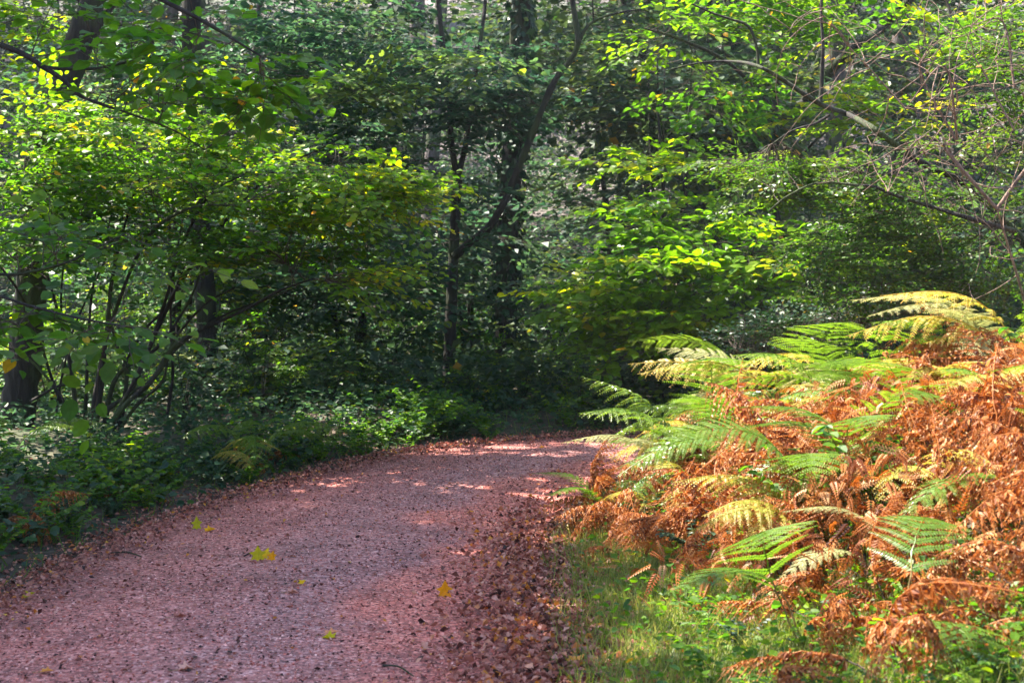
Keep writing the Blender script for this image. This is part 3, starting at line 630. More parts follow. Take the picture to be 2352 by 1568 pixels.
LIT = [(2.7,8.2,2.3,2.5,1.0),(2.9,13.0,2.5,1.4,1.0),(0.5,9.9,1.0,.9,.5),(1.5,5.5,1.3,1.2,.85),(-3.0,10.9,2.3,.9,1.0),(-1.4,12.1,1.1,.6,.35),(2.7,6.1,1.7,1.2,1.0),(-.6,14.6,1.2,.7,.3),(4.5,9.8,1.6,2,1.0),(-1.6,21,4.2,5,1.0),(-3.4,19.5,2.6,3.6,.85),(.5,26,4,4,.6),(-5.8,16.5,2.2,3,.8),(6,16,4,5,.5),(3,36,4,10,.9),(-9,34,5,8,.3),(8,28,5,6,.3),(0,44,14,6,.3)]
r = np.random.default_rng(77)
n = 60000
cx = r.uniform(-26,20,n); cyy = r.uniform(2,66,n); h = r.uniform(0,1,n)
zg = ground_z(cx[:], cyy[:]); cz = zg + 6.5 + 6.5*h
cz = np.maximum(cz, 1.5 + .215*np.hypot(cx,cyy) + .5)           # keep the shading leaves above the frame, unseen
gxp = cx - SUN.x/SUN.z*(cz-.9); gyp = cyy - SUN.y/SUN.z*(cz-.9)
L_ = lit(gxp, gyp)
nzv = .5+.5*np.sin(gxp*2.1+1.3*np.sin(gyp*1.7))*np.sin(gyp*2.3+1.1*np.sin(gxp*1.9+2))
over = (cx > -3.8) & (cx < 5.5) & (cyy < 13.5) & (cyy > -6)      # crowns opened above the path to let skylight down
keep = ~over & (L_ < .12+.75*nzv*.9) & ((gyp < 60) & (gyp > -3) & (gxp < 14) & (gxp > -16))  # leaves dropped where sun patches are wanted below
cx, cyy, cz = cx[keep], cyy[keep], cz[keep]
# extra unseen leaves, added sunward of the path to keep it shaded
n = 4200; gx2 = r.uniform(-4.2,1.0,n); gy2 = r.uniform(2.5,9.3,n); z2 = r.uniform(7.5,13,n)
k2 = lit(gx2, gy2) < .3; gx2, gy2, z2 = gx2[k2], gy2[k2], z2[k2]
cx = np.r_[cx, gx2 + SUN.x/SUN.z*(z2-.1)]; cyy = np.r_[cyy, gy2 + SUN.y/SUN.z*(z2-.1)]; cz = np.r_[cz, z2]
tp = np.array([(c[1][-1][0], c[1][-1][1]) for c in CT]); own = np.argmin((cx[:,None]-tp[:,0])**2 + (cyy[:,None]-tp[:,1])**2, axis=1)
for k, (rt, L, rad, r) in enumerate(CT):
    q = own == k; n = int(q.sum())
    if n < 10: continue
    P = np.stack([cx[q],cyy[q],cz[q]],1); lv = Leaves()
    for rep in range(2): lv.add(P + r.normal(0,.25,(n,3)), r.normal(0,1,(n,3))*[1,1,.3], np.array([0,0,1.])+r.normal(0,.3,(n,3)), r.uniform(.22,.36,n), np.clip(r.normal(.4,.15,n),0,1))
    link_mesh('foliage', lv.mesh('crown','far',rt.location,r), rt, M['far'])

# --- small woodland shrubs and saplings beyond the path
shrubs = []
for k,(sd,hh,ww,mt,n_,tn) in enumerate([(301,1.1,.7,'teal',63,.35),(302,.8,.6,'hazel',56,.45),(303,1.6,.8,'hazel',77,.5)]):
    r = np.random.default_rng(sd)
    stems = [(np.array([(0,0,0),(.1*math.cos(a)*hh,.1*math.sin(a)*hh,hh*.4),(.3*math.cos(a)*hh,.3*math.sin(a)*hh,hh*.85)]), .012, .004) for a in r.uniform(0,6.28,4)]
    ells = [((math.cos(a)*ww*.4, math.sin(a)*ww*.4, hh*z), (ww*.5,ww*.5,hh*.16), n_//7, tn) for a,z in zip(r.uniform(0,6.28,7), np.linspace(.15,.95,7))]
    shrubs.append(tree('woodland_shrub', None, 'shrub', stems, ells, leafkind='hazel', mat=mt, first='stem', rest='stem', seed=sd, spr=('ws'+str(k),.34,.055,.07,3,.1), thick=.6, base=(0,0,0)))
r = np.random.default_rng(66); pos=[]
fixed = [(600,13.8,2),(660,14.5,1),(560,14.8,0),(720,15,1),(760,14,0),(850,14.2,1),(930,13.6,0),(975,14.4,1),(1080,14.2,1),(1130,14.8,2),(1200,14.2,0),(1260,15,2),(1330,14.6,2),(1370,15.6,1),(1290,16.5,0),(1530,14.5,0),(1600,14.2,0),(900,16,0),(800,17,2),(640,17,2),(420,13.5,0),(340,14,1),(1680,14.6,1),(110,14,2),(60,14.6,1),(1840,13.8,1),(1950,14.2,2),(2100,13.6,2),(2250,13.5,1),(2000,12.4,0),(2200,12.2,1)]
for u, y, k in fixed: pos.append(((u-1176)/F*y, y, k))
while len(pos) < 72:
    y = r.uniform(16,30); x = r.uniform(-.38*y,.38*y)
    if all((x-a)**2+(y-b_)**2 > 1.0 for a,b_,_ in pos): pos.append((x,y,int(r.integers(3))))
seen=set()
words = ['dark green knee-high shrub','small yellow-green shrub','slender waist-high sapling']
for x,y,k in pos:
    z = gz(x,y)-.03; s = r.uniform(.75,1.25)
    if y < 16 and x < 1.2: s *= (.42 if -1.9 < x < .3 else .55) if x > -3 else .75
    if k in seen: o = copy_tree(shrubs[k], (x,y,z), r.uniform(0,6.28), s)
    else: o = shrubs[k]; seen.add(k); o.location=(x,y,z); o.scale=(s,s,s)
    tag(o, label_for(words[k], x, y), 'shrub', 'shrubs and saplings on the woodland floor')
# ------------------------------------------------------------------ bracken
def frond(name, seed, L=1.1, a0=70, a1=-15, start=.38, plen=.30, droop=.16, dead=0.0, pairs=15, bend=0.0):
    """one bracken frond rising along +z and arching over towards +x"""
    r = np.random.default_rng(seed); n = 40; s = np.linspace(0,1,n)
    ang = R(a0) + (R(a1)-R(a0))*sstep((s-.15)/.75)
    st = np.stack([np.cumsum(np.cos(ang))*L/n, np.cumsum(r.normal(0,.004,n)) + bend*s**2*L, np.cumsum(np.sin(ang))*L/n],1); st -= st[0]
    tg = np.gradient(st, axis=0); tg /= np.linalg.norm(tg,axis=1,keepdims=True)
    tb = Tubes(); ib = int(start*n)+1; rr_ = np.linspace(.005,.0015,n); tb.add(st[:ib], rr_[:ib], 5); lv = Leaves(); t2 = Tubes(); t2.add(st[ib-2:], rr_[ib-2:], 5)
    for k in range(pairs):
        f = k/(pairs-1); si = start + (1-start)*(f**.85)*.985; i = min(n-1, int(si*(n-1))); o = st[i]; t = tg[i]
        pl_ = plen*(min(1.0,.72+f*1.6))*(1-f)**.75 + .018
        for sg in (-1,1):
            if dead and r.random() < .08: continue
            side = np.array([0,sg,0.]); up = np.cross(t, [0,1,0]); up = up if up[2] >= 0 else -up
            d = side*math.cos(R(28)) + t*math.sin(R(28)); d /= np.linalg.norm(d)
            q = pl_*r.uniform(.8,1.1); m = max(4, int(q/.0125)); ss = np.linspace(0,1,m+1)
            dz = -droop*q*ss**2*(1+dead*r.uniform(.5,2.5)) ; cu = dead*r.normal(0,.25)*q*ss**2
            pts = o + d*q*ss[:,None]*(1-.35*dead*ss[:,None]) + np.array([0,0,1.])*dz[:,None] + t*cu[:,None]
            t2.add(pts, np.linspace(.0016,.0008,m+1), 3)
            pd = np.gradient(pts,axis=0); pd /= np.linalg.norm(pd,axis=1,keepdims=True)
            w_ = (.027+.012*dead)*min(1,q/.16)*(1-ss**1.6*.8)*(1+.1*r.normal(0,1,m+1)) + .005
            un = up + np.array([0,0,.6]); un/=np.linalg.norm(un)
            for g_ in (-1,1):
                lat = np.cross(un, pd)*g_; lat /= np.linalg.norm(lat,axis=1,keepdims=True)+1e-9
                D = lat + pd*.45 + np.array([0,0,-1.])*(.15+dead*r.uniform(.2,1.3,(m+1,1)))
                N_ = un + r.normal(0,.10+.55*dead,(m+1,3))
                lv.add(pts, D, N_, w_, np.clip(.45 + .22*(f-.5) + r.normal(0,.08+.14*dead,m+1) + (.25*ss if dead else .12*ss), 0, 1))
    return tb.mesh(name+'_stalk'), lv.mesh(name, 'blade', (0,0,0), r, curl=1+3*dead, plus=t2)
GREEN = [frond('green_frond', 400+k, L=[1.15,1.0,1.3,1.1][k], a0=[68,60,75,50][k], a1=[-20,-30,-8,-25][k], plen=[.30,.26,.34,.30][k], bend=[.1,-.12,.05,0][k]) for k in range(4)]
DEAD = [frond('dead_frond', 420+k, L=[1.0,.9,1.15,.8,1.05][k], a0=[70,38,62,22,50][k], a1=[-55,-30,-20,-60,-70][k], plen=[.22,.24,.26,.2,.22][k], droop=.7, dead=1.0, pairs=14, start=.3, bend=[.1,-.15,0,.2,-.1][k]) for k in range(5)]
HALF = [frond('turning_frond', 440+k, L=[1.1,.95,1.2][k], a0=[65,55,70][k], a1=[-22,-34,-12][k], plen=[.25,.22,.27][k], droop=.3, dead=.22, bend=[.1,-.1,0][k]) for k in range(3)]
for m0, m1 in GREEN+DEAD+HALF: m0.materials.append(M['stipe']); m1.materials.append(M['fern_green'])
def fern(x, y, kind, label, group, r, nf=4, s=1.0, az=None, spread=2.2, tilt=8, z=None):
    rt = empty('bracken_fern', (x,y,(gz(x,y) if z is None else z)-.02)); tag(rt, label, 'fern', group)
    pool, mt = {'green':(GREEN,'fern_green'),'rust':(DEAD,'fern_rust'),'yellow':(HALF,'fern_yellow'),'pale':(GREEN,'fern_sheen'),'halfgreen':(HALF,'fern_green')}[kind]
    for k in range(nf):
        sm, lm = pool[r.integers(len(pool))]
        a = (r.uniform(0,6.28) if az is None else az + spread*((k+.5)/nf-.5)+r.normal(0,.15)); q = s*r.uniform(.8,1.15)
        f = link_mesh('frond', lm, rt); f.rotation_euler = (R(r.normal(0,tilt)), R(r.normal(0,tilt)), a); f.scale=(q,q,q); f.location=(r.normal(0,.03),r.normal(0,.03),0) if kind!='rust' else (r.normal(0,.12),r.normal(0,.12),0)
        f.material_slots[0].link='OBJECT'; f.material_slots[0].material = M[mt]
        st_ = link_mesh('stalk', sm, f)
        if kind == 'rust': st_.material_slots[0].link='OBJECT'; st_.material_slots[0].material = M['twig']
    return rt
r = np.random.default_rng(88)
def z_top(u, v, d): return at(u,v,d)
# density of the dead mass over the bank
cells = []
tries = 0
while len(cells) < 200 and tries < 20000:
    tries += 1
    x = r.uniform(.4,4.6); y = r.uniform(4.5,10.7); P = np.array([[x,y]])
    if inside(P)[0] or x > .36*y+1.0: continue
    di = seg_d(P, INN)[0]
    if di < .42 + (.45 if y < 7 else 0) + (.45 if y > 8.7 else 0): continue
    if y < 6.6 and r.random() < .35: continue
    if y < 6.9 and x < 1.1: continue
    if any((x-a)**2+(y-b_)**2 < .16**2 for a,b_ in cells): continue
    cells.append((x,y))
zone = lambda x,y: ('beside the path edge' if seg_d(np.array([[x,y]]),INN)[0] < .9 else 'in the middle of the bank') if x < 1.8 else ('at the crest of the bank' if y > 8.6 else ('on the right part of the bank' if y > 6.8 else 'in the lower right corner'))
for x, y in cells:
    q = r.random(); di = seg_d(np.array([[x,y]]), INN)[0]
    top = y > 8.3
    kind = 'rust' if q < (.50 if top else .74) else ('yellow' if q < (.68 if top else .82) else ('green' if q < (.88 if top else .92) else 'halfgreen'))
    if 6.8 < y < 8.2 and x > 1.4 and kind != 'rust' and r.random() < .4: kind = 'rust'
    w_ = {'rust':'rust-brown dead bracken','yellow':'yellowing bracken','green':'green bracken','halfgreen':'half-green bracken'}[kind]
    s = (.80 if top else .66)*r.uniform(.85,1.15)*min(1,.55+.5*di)*(1 if kind=='rust' else 1.2)
    fern(x, y, kind, f'{w_} {zone(x,y)}', f'{w_} {zone(x,y)}', r, nf=int(r.integers(5,8)) if kind=='rust' else int(r.integers(2,4)), s=s, az=None if kind=='rust' or r.random()<.4 else R(200)+r.normal(0,.7), tilt=34 if kind=='rust' else 13)
# tangled dead leaflets lying over one another between the stems
def rust_mass(n):
    x = r.uniform(.3,5.0,n); y = r.uniform(3.6,11.0,n); P = np.stack([x,y],1); di = seg_d(P,INN)
    cl = .5+.5*np.sin(x*3.7+1.5*np.sin(y*2.1))*np.sin(y*3.1+1.2*np.sin(x*2.6+1))
    pr = np.clip((di-.35)/.6,0,1)*np.clip((y-5.2+1.1*(x-1.1))/1.2,0,1)*(.25+.75*cl)
    k = (~inside(P)) & (r.random(n) < pr) & (x < .37*y+1.0); return x[k], y[k], cl[k], di[k]
x, y, cl, di = rust_mass(32000); n = len(x); lv = Leaves(); hmax = (.16+.34*cl)*np.clip(di/1.1,.3,1)
D = r.normal(0,1,(n,3))*[1,1,.5] + [-.2,-.2,-.55]
lv.add(np.stack([x,y,ground_z(x,y)+.05+hmax*r.random(n)**.7],1), D, np.array([0,-.25,1.])+r.normal(0,.65,(n,3)), r.uniform(.06,.125,n), np.clip(r.normal(.55,.24,n)+.15*(cl-.5),0,1))
tag(link_mesh('dead_bracken', lv.mesh('dead_bracken','pinna',(0,0,0),r,1.3), None, M['fern_rust']), 'tangled mat of orange-brown withered bracken leaflets covering the bank', 'dead bracken', None, 'stuff')
# single ferns that stand out
def feat(u, d, kind, label, nf, s, az, spread=1.0, tilt=6, z=None):
    q = at(u, 900, d); return fern(q[0], q[1], kind, label, None, r, nf, s*1.18, R(az), spread, tilt, z)
feat(1400, 8.1, 'green', 'green bracken arching low over the path edge, its tip nearly touching the gravel', 3, .46, 185, 1.1)
feat(1610, 9.5, 'halfgreen', 'yellow-green bracken bending over the far corner of the path', 4, .5, 190, 1.6)
feat(1660, 9.2, 'green', 'upright bright green bracken frond with a clear ladder of leaflets, left end of the ridge', 2, .95, 250, .6)
feat(1760, 9.6, 'pale', 'silvery pale bracken just right of the upright green frond', 3, .85, 200, 1.6)
feat(1560, 8.2, 'pale', 'short grey-green frond above the rust bracken at the path bend', 2, .62, 190, .7)
feat(1850, 6.2, 'yellow', 'cream and yellow bracken sweeping left in the lower middle of the bank', 5, .62, 190, 1.4)
feat(1990, 6.5, 'green', 'lime bracken behind the cream and yellow one', 4, .62, 180, 1.8)
feat(2060, 5.7, 'pale', 'pale green low frond under the cream bracken', 2, .50, 195, .6)
feat(2000, 9.4, 'yellow', 'golden bracken on the left shoulder of the ridge', 4, .92, 190, 1.5)
feat(2120, 9.2, 'pale', 'white-green bracken lit on top of the ridge', 4, 1.0, 185, 1.4)
feat(2230, 9.0, 'green', 'green bracken on the ridge right of the white-green one', 3, 1.0, 200, 1.6)
feat(2330, 8.6, 'pale', 'tall pale bracken near the right frame edge on the ridge', 4, 1.05, 190, 1.5)
feat(2380, 8.0, 'yellow', 'tallest yellow bracken at the right frame edge', 4, .86, 170, 1.6)
feat(1960, 8.2, 'green', 'bright green bracken in the middle of the rusty slope', 3, .85, 230, 1.3)
for a in [(1900,9.7,'yellow','yellow-green bracken where the ridge starts to climb',4,.82,200,1.8),(1980,9.9,'green','fresh green bracken behind the golden one on the ridge',3,.95,180,1.4),(2060,8.9,'pale','cream-white bracken on the front of the ridge top',3,.82,195,1.2),
          (2180,9.6,'green','lime bracken at the back of the ridge top',4,1.05,190,2.0),(2270,8.3,'pale','silver-green bracken below the ridge top at the right',3,.82,200,1.2),(2200,8.0,'yellow','straw-yellow bracken halfway down the right slope',3,.72,190,1.4),
          (1640,8.9,'yellow','gold and green bracken left of the upright frond',4,.70,190,1.8),(1590,9.0,'halfgreen','tattered green bracken at the outer bend of the path edge',4,.5,185,1.5),(1700,8.4,'green','lime bracken in the hollow under the silvery one',3,.66,210,1.2),
          (1540,7.6,'rust','dark brown bracken hanging over the right path edge',5,.52,200,2.4),(1440,7.9,'rust','lone brown bracken stalk clump nearest the gravel',4,.45,190,2.0),(2330,6.9,'yellow','yellow-tipped bracken by the right frame edge halfway down',3,.62,200,1.2)]: feat(*a)
feat(2150, 6.2, 'yellow', 'small yellow bracken among the brown at lower right', 2, .6, 250, .8)
feat(560, 10.6, 'halfgreen', 'half-withered green and buff bracken clump on the left verge below the hazel', 5, .75, -20, 4.2)
feat(500, 10.5, 'yellow', 'buff bracken frond drooping towards the path from the left verge', 2, .62, -45, 1.0)
feat(20, 9.6, 'halfgreen', 'greenish bracken at the left frame edge under the broad trunk', 4, .6, -30, 3.0)
feat(130, 8.9, 'rust', 'small rust bracken in the left verge plants', 4, .38, -30, 3.0)
feat(60, 7.9, 'rust', 'low brown bracken at the left frame edge above the path', 4, .38, -30, 3.0)
feat(590, 10.9, 'rust', 'dead brown stalks of bracken under the half-withered clump', 4, .45, -20, 4.0)

# ------------------------------------------------------------------ leafy low plants (bramble, nettle, ivy)
def plant(seed, h, n, lk, ls, mat, nm):
    r = np.random.default_rng(seed); rt = empty(nm, (0,0,0)); lv = Leaves(); tb = Tubes()
    for k in range(n):
        a = r.uniform(0,6.28); hh = h*r.uniform(.6,1.1); o = np.array([math.cos(a),math.sin(a),0])
        p = smooth_line([(0,0,0), tuple(o*.25*hh+[0,0,.55*hh]), tuple(o*.75*hh+[0,0,.95*hh*r.uniform(.7,1)])]); tb.add(p, np.linspace(.004,.0015,len(p)), 4)
        for i in range(2,len(p)):
            for g_ in (-1,1,0):
                d = np.array([math.cos(a+g_*1.1), math.sin(a+g_*1.1), r.uniform(-.3,.25)])
                lv.add(p[i], d, np.array([0,0,1.])+r.normal(0,.28,3), ls*r.uniform(.6,1.15), np.clip(r.normal(.45,.17),0,1))
    link_mesh('stem', tb.mesh(nm+'_s'), rt, M['stem_green']); link_mesh('foliage', lv.mesh(nm+'_l', lk, (0,0,0), r), rt, M[mat]); return rt
PL = [plant(501,.36,5,'hazel',.048,'hazel','bramble_plant'), plant(502,.34,6,'small',.055,'hazel','bramble_plant'), plant(503,.5,4,'hazel',.065,'hazel','nettle_plant'), plant(504,.30,7,'small',.05,'dark','ivy_plant')]
PW = ['green bramble','small-leaved bramble','broad-leaved nettle','dark glossy ivy plant']
r = np.random.default_rng(99); seenp=set(); cnt=0
def put_plant(x,y,k,s,where):
    z = gz(x,y)-.02
    if k in seenp: o = copy_tree(PL[k], (x,y,z), r.uniform(0,6.28), s)
    else: o = PL[k]; seenp.add(k); o.location=(x,y,z); o.scale=(s,s,s)
    lb = f'{PW[k]} {where}'; tag(o, lb, 'plant', lb)
for _ in range(240):        # left verge
    t = r.random(); j = r.integers(60, 160) ; 
    y = r.uniform(5.6,13.2); P0 = OUT[np.argmin(abs(OUT[:,1]-min(y,12.4))+(OUT[:,0]>1)*9)]
    x = P0[0] - .25 - abs(r.normal(0,.75)) ; 
    if x < -.37*y-.3: continue
    k = int(r.choice([0,1,2,3], p=[.3,.3,.15,.25])); 
    put_plant(x,y,k,r.uniform(.55,.95)*min(1,.55+.6*(P0[0]-x)), 'on the near left verge' if y<9 else 'on the left verge under the hazel')
for _ in range(60):         # far verge beyond the bend
    x = r.uniform(-1.5,4.5); P0 = OUT[np.argmin(abs(OUT[:,0]-x)+(OUT[:,1]<9)*9)]; y = P0[1]+.25+abs(r.normal(0,.8))
    put_plant(x,y,int(r.integers(4)),r.uniform(.5,.85), 'on the far verge beyond the bend')
for _ in range(190):        # bank
    x = r.uniform(.6,3.6); y = r.uniform(3.9,9.5)
    if x > .37*y+.7 or seg_d(np.array([[x,y]]),INN)[0] < .55: continue
    if y > 7 and r.random() < .55: continue
    put_plant(x,y,int(r.choice([0,1,2,3],p=[.25,.4,.1,.25])),r.uniform(.4,.95)*(.7 if y < 6.4 else 1), 'at the foot of the bank on the right' if y < 7 else 'among the bracken on the bank')

# ------------------------------------------------------------------ uncountable cover
def scatter(n, fn, kindleaf, mat, name, size, tint, up=.35, lift=.02, flat=True, curl=1.0):
    x, y = fn(n); z = ground_z(x, y); n = len(x); lv = Leaves()
    D = r.normal(0,1,(n,3)); D[:,2] *= .25 if flat else 0
    if not flat: D = np.array([0,0,1.]) + r.normal(0,.45,(n,3))
    N_ = (np.array([0,0,1.]) + r.normal(0,up,(n,3))) if flat else r.normal(0,1,(n,3))
    zz = np.where(inside(np.stack([x,y],1)), .035, z)
    lv.add(np.stack([x,y,zz+lift*r.random(n)],1), D, N_, r.uniform(*size,n), np.clip(r.normal(*tint,n),0,1))
    o = link_mesh(name, lv.mesh(name, kindleaf, (0,0,0), r, curl), None, M[mat]); tag(o, kind='stuff'); return o
def verge_out(n):
    x = r.uniform(-9,9,n); y = r.uniform(5.5,24,n); P = np.stack([x,y],1); do = seg_d(P,OUT); di = seg_d(P,INN)
    k = (~inside(P)) & (do < di) & (r.random(n) < np.clip((do-.0)/.5,0,1)) & (abs(x) < .4*y+1); return x[k], y[k]
tag(scatter(92000, verge_out, 'small', 'teal', 'ground_cover', (.03,.075), (.36,.2), up=.5, lift=.24), 'low ivy, bramble and seedlings matting the woodland floor beyond the path', 'ground cover')
def verge_in(n):
    x = r.uniform(0,6,n); y = r.uniform(3.4,11.5,n); P = np.stack([x,y],1); do = seg_d(P,OUT); di = seg_d(P,INN)
    k = (~inside(P)) & (di < do) & (r.random(n) < np.clip((di-.1)/.7,0,1)) & (x < .4*y+1); return x[k], y[k]
tag(scatter(34000, verge_in, 'small', 'hazel', 'ground_cover', (.02,.05), (.5,.2), up=.5, lift=.12), 'small green leaves of bramble and ivy under the bracken on the bank', 'ground cover')
def far_floor(n):
    y = 14+50*r.random(n)**1.3; x = r.uniform(-1,1,n)*(.42*y+1); return x, y
tag(scatter(80000, far_floor, 'far', 'far', 'undergrowth', (.07,.15), (.42,.2), up=.6, lift=.55), 'hazy green undergrowth covering the forest floor and the slope behind the trees', 'undergrowth')
def grass_zone(n):
    x = r.uniform(.1,2.6,n); y = r.uniform(3.4,8.0,n); P = np.stack([x,y],1); di = seg_d(P,INN)
    k = (~inside(P)) & (r.random(n) < np.clip((di-.02)/.3,0,1)*np.clip((1.9-di)/1.0,0,1)); return x[k], y[k]
tag(scatter(60000, grass_zone, 'grass', 'grass', 'grass', (.04,.12), (.64,.2), flat=False, lift=0), 'short yellowish grass and moss along the right edge of the path', 'grass')
def grass2(n):
    x = r.uniform(-7,4,n); y = r.uniform(6.5,17,n); P = np.stack([x,y],1); do = seg_d(P,OUT)
    k = (~inside(P)) & (seg_d(P,INN) > do) & (do < 1.4) & (r.random(n) < .6); return x[k], y[k]
tag(scatter(16000, grass2, 'grass', 'grass', 'grass', (.06,.18), (.2,.2), flat=False, lift=0), 'thin dark grass along the far edge of the path', 'grass')
# leaf litter: thick along both edges, thin in the middle of the path
def litter(n):
    x = r.uniform(-4.2,5,n); y = 3.4+11*r.random(n); P = np.stack([x,y],1); do = seg_d(P,OUT); di = seg_d(P,INN); ins = inside(P)
    pr = np.where(ins, np.maximum(np.exp(-(di/.34)**2)*.95*np.clip((9-y)/2.5,0.12,1), np.maximum(np.exp(-(do/.22)**2)*.9, .05)), np.where(di<do, np.exp(-((di)/.5)**2)*.9+.20, np.exp(-(do/.35)**2)*.9)+.08)
    k = (r.random(n) < pr) & (abs(x) < .42*y+.5); return x[k], y[k]
tag(scatter(68000, litter, 'dry', 'dry', 'leaf_litter', (.012,.036), (.48,.24), up=.3, lift=.018, curl=1.0), 'curled russet and pinkish fallen leaves drifted along both edges of the path', 'leaf litter')
def band(n, L, sg, mu, sd, far=99):
    A = resample(L, 3000); A = A[(A[:,1] > 3.8)]; A = A[np.hypot(A[:,0],A[:,1]) < 16]; i = r.integers(1, len(A)-1, n); t = A[i+1]-A[i-1]; t /= np.linalg.norm(t,axis=1,keepdims=True)
    nrm = np.stack([t[:,1],-t[:,0]],1)*sg; P = A[i] + nrm*r.normal(mu,sd,n)[:,None]; k = (abs(P[:,0]) < .42*P[:,1]+.6) & (r.random(n) < np.clip((far-P[:,1])/2.5,.12,1)); return P[k,0], P[k,1]
tag(scatter(38000, lambda n: band(n, INN, -1, .0, .19, 9.4), 'dry', 'dry', 'leaf_litter', (.013,.042), (.58,.26), up=.7, lift=.03, curl=1.8), 'thick drift of russet and pink-brown leaves along the right edge of the path', 'leaf litter')
tag(scatter(13000, lambda n: band(n, OUT, -1, -.05, .15), 'dry', 'dry', 'leaf_litter', (.011,.034), (.45,.25), up=.8, lift=.03, curl=1.6), 'dark pink-brown leaves drifted along the left and far edge of the path', 'leaf litter')
def chips(n):
    x = r.uniform(-2.6,8,n); y = 4.2+9*r.random(n)**1.3; P = np.stack([x,y],1); k = inside(P) & (abs(x)<.4*y+.4); return x[k], y[k]
def path_z(x, y):
    P = np.stack([x,y],1); do = seg_d(P,OUT); di = seg_d(P,INN); t = di/(do+di+1e-9); return .006+.035*np.sin(np.pi*t)+.006*np.sin(x*3.1+y*2.2)*np.sin(np.pi*t)
def scatter_path(n, name, size, tint, kindleaf, mat, up, lift, label, cat, curl=1.0):
    x, y = chips(n); n = len(x); lv = Leaves()
    lv.add(np.stack([x,y,path_z(x,y)+lift],1), r.normal(0,1,(n,3))*[1,1,.2], np.array([0,0,1.])+r.normal(0,up,(n,3)), r.uniform(*size,n), np.clip(r.normal(*tint,n),0,1))
    o = link_mesh(name, lv.mesh(name,kindleaf,(0,0,0),r,curl), None, M[mat]); tag(o, label, cat, None, 'stuff')
M['chip'] = leaf_mat('gravel_chip', [(0,(.03,.015,.018)),(.25,(.18,.052,.042)),(.6,(.66,.215,.165)),(1,(.92,.56,.49))], rough=.7, transl=0.0, boost=(1,1,1), spec=.3)
scatter_path(150000, 'gravel', (.007,.018), (.50,.36), 'dry', 'chip', 1.0, .0, 'pink and grey stone chips and leaf crumbs covering the path', 'gravel', 1.2)
scatter_path(9000, 'leaf_litter', (.008,.030), (.45,.3), 'dry', 'dry', .4, .004, 'scattered small brown leaves trodden into the middle of the path', 'leaf litter')

# ------------------------------------------------------------------ single fallen leaves and twigs on the path
def road_pt(u, v):
    d = 6.0
    for _ in range(20):
        q = at(u, v, d); dz = q[2]-float(path_z(np.array([q[0]]), np.array([q[1]]))[0] if inside(np.array([[q[0],q[1]]]))[0] else gz(q[0],q[1])); d += dz/ (CAM_Z/d)
    return at(u, v, d)
def big_leaf(u, v, size, az, lean, mat, label, tint=.5, curl=1.5):
    q = road_pt(u, v); rr = np.random.default_rng(int(u*7+v)); lv = Leaves()
    a = R(az); D = np.array([math.cos(a)*math.cos(R(lean)), math.sin(a)*math.cos(R(lean)), math.sin(R(lean))]); N_ = np.array([-math.cos(a)*math.sin(R(lean)), -math.sin(a)*math.sin(R(lean))-.15, math.cos(R(lean))])
    size *= .80 if lean > 45 else .72; curl *= 1.3; lv.add(np.zeros(3), D, N_, size, tint); me = lv.mesh('fallen_leaf','lobed',(0,0,0),rr,curl)
    rt = empty('fallen_leaf', q + [0,0,.006]); tag(rt, label, 'leaf'); link_mesh('blade', me, rt, M[mat])
    tb = Tubes(); tb.add([(0,0,0), tuple(-D*.3*size), tuple(-D*size*.6+[0,0,.004])], np.array([.0015,.001,.001]), 4); link_mesh('leafstalk', tb.mesh('leafstalk'), rt, M['stipe'])
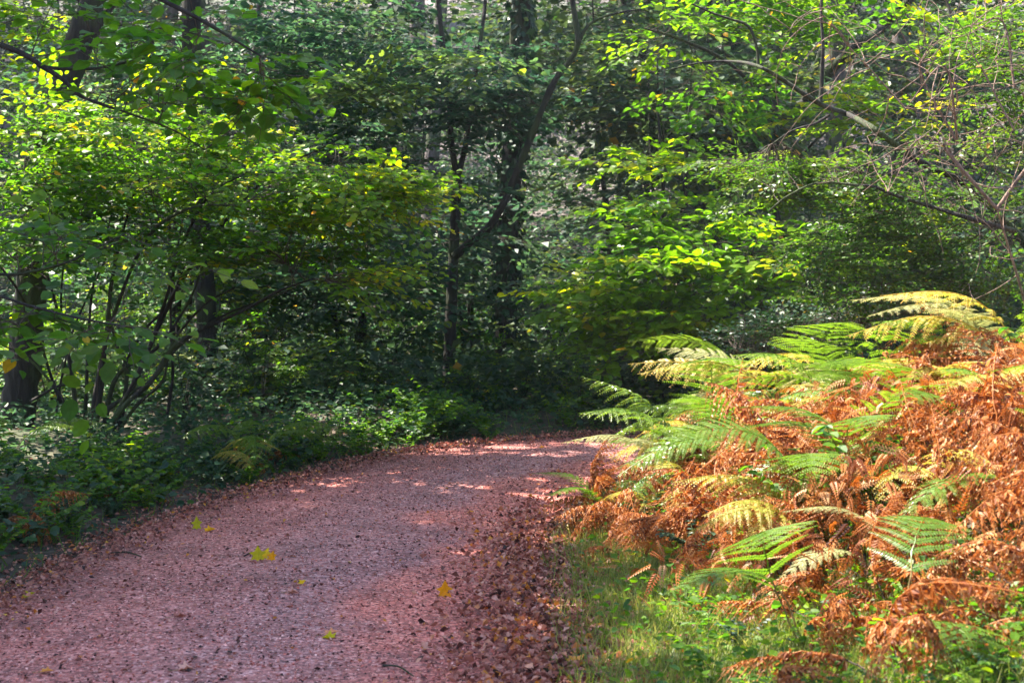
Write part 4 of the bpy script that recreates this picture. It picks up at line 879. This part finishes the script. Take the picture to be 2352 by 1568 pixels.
for a in [(592,1290,.10,95,70,'gold','bright yellow-green fallen leaf standing up in the middle of the path',.15),(604,1286,.09,60,50,'gold','yellow leaf leaning against the yellow-green one in mid-path',.5),(624,1290,.07,80,65,'gold','small orange leaf right of the yellow pair in mid-path',.95),
          (452,1218,.10,100,75,'gold','yellow-green leaf standing at the left path edge',.1),(470,1222,.09,20,20,'gold','flat golden leaf beside the standing one at the left path edge',.8),
          (55,1376,.08,40,30,'gold','yellow-green leaf at the left frame edge below the plants',.1),(1022,1375,.10,85,80,'gold','orange leaf standing on edge near the right leaf drift',1.0),
          (1160,1300,.09,60,50,'gold','orange-gold leaf in the right leaf drift',.9),(1178,1306,.07,10,15,'gold','small gold leaf beside the orange-gold one in the drift',.6),
          (745,1458,.09,10,12,'dry','orange-brown leaf lying flat in the near path',.86),(770,1466,.08,170,6,'gold','olive yellow leaf lying just under the orange-brown one',.1),(398,1418,.08,20,8,'dry','dull grey-green leaf lying on the left half of the path',.5),
          (1350,1480,.09,160,35,'dry','curled russet leaf at the bottom right path edge',.85),(1330,1535,.11,120,30,'dry','large russet leaf at the bottom edge right of the path',.9),(690,1345,.06,60,30,'gold','tiny yellow leaf in the middle of the path',.6),
          (660,1362,.07,10,10,'dry','brown leaf below the tiny yellow one',.7),(410,1540,.08,20,10,'dry','pinkish leaf near the bottom left of the path',.75),(92,1545,.07,0,10,'dry','pale orange leaf in the bottom left corner',.88),(1075,1180,.06,20,20,'gold','small orange leaf far along the path',.95),
          (1185,1490,.08,30,20,'dry','bright brown leaf in the lower part of the right drift',.92),(1240,1030,.07,20,20,'gold','orange leaf at the far edge of the path',.97)]: big_leaf(*a)
def twig(u, v, du, dv, rad, label):
    a = road_pt(u,v); b_ = road_pt(u+du,v+dv); tb = Tubes(); mid = (a+b_)/2 + [0,.02,.01]; L = smooth_line([a*0, mid-a, b_-a]) + [0,0,rad]
    tb.add(L, np.linspace(rad,rad*.5,len(L)), 6); o = link_mesh('fallen_twig', tb.mesh('fallen_twig'), None, M['bark']); o.location = Vector(a); tag(o, label, 'twig')
twig(880,1530,70,25,.005,'dark crooked twig lying near the bottom middle of the path'); twig(255,1272,70,8,.006,'black twig in the leaves at the left path edge'); twig(560,1278,35,-4,.004,'pale twig beside the yellow leaves in mid-path'); twig(1345,1345,110,10,.004,'thin twig lying over the grass right of the path')

# ------------------------------------------------------------------ thin woodland haze
m, nd, ln = new_mat('haze'); out = nd.new('ShaderNodeOutputMaterial'); v = nd.new('ShaderNodeVolumePrincipled')
v.inputs['Color'].default_value = (.86,.93,1.0,1); v.inputs['Density'].default_value = .0007; v.inputs['Anisotropy'].default_value = .2; ln.new(v.outputs[0], out.inputs['Volume'])
hv = [(x,y,z) for z in (-2,34) for y in (-60,180) for x in (-150,150)]
hb = np_mesh('haze', hv, [(0,2,3,1),(4,5,7,6),(0,1,5,4),(2,6,7,3),(0,4,6,2),(1,3,7,5)], smooth=False)
hz = link_mesh('haze', hb, None, m); tag(hz, 'thin pale haze hanging between the trees', 'haze', None, 'stuff')
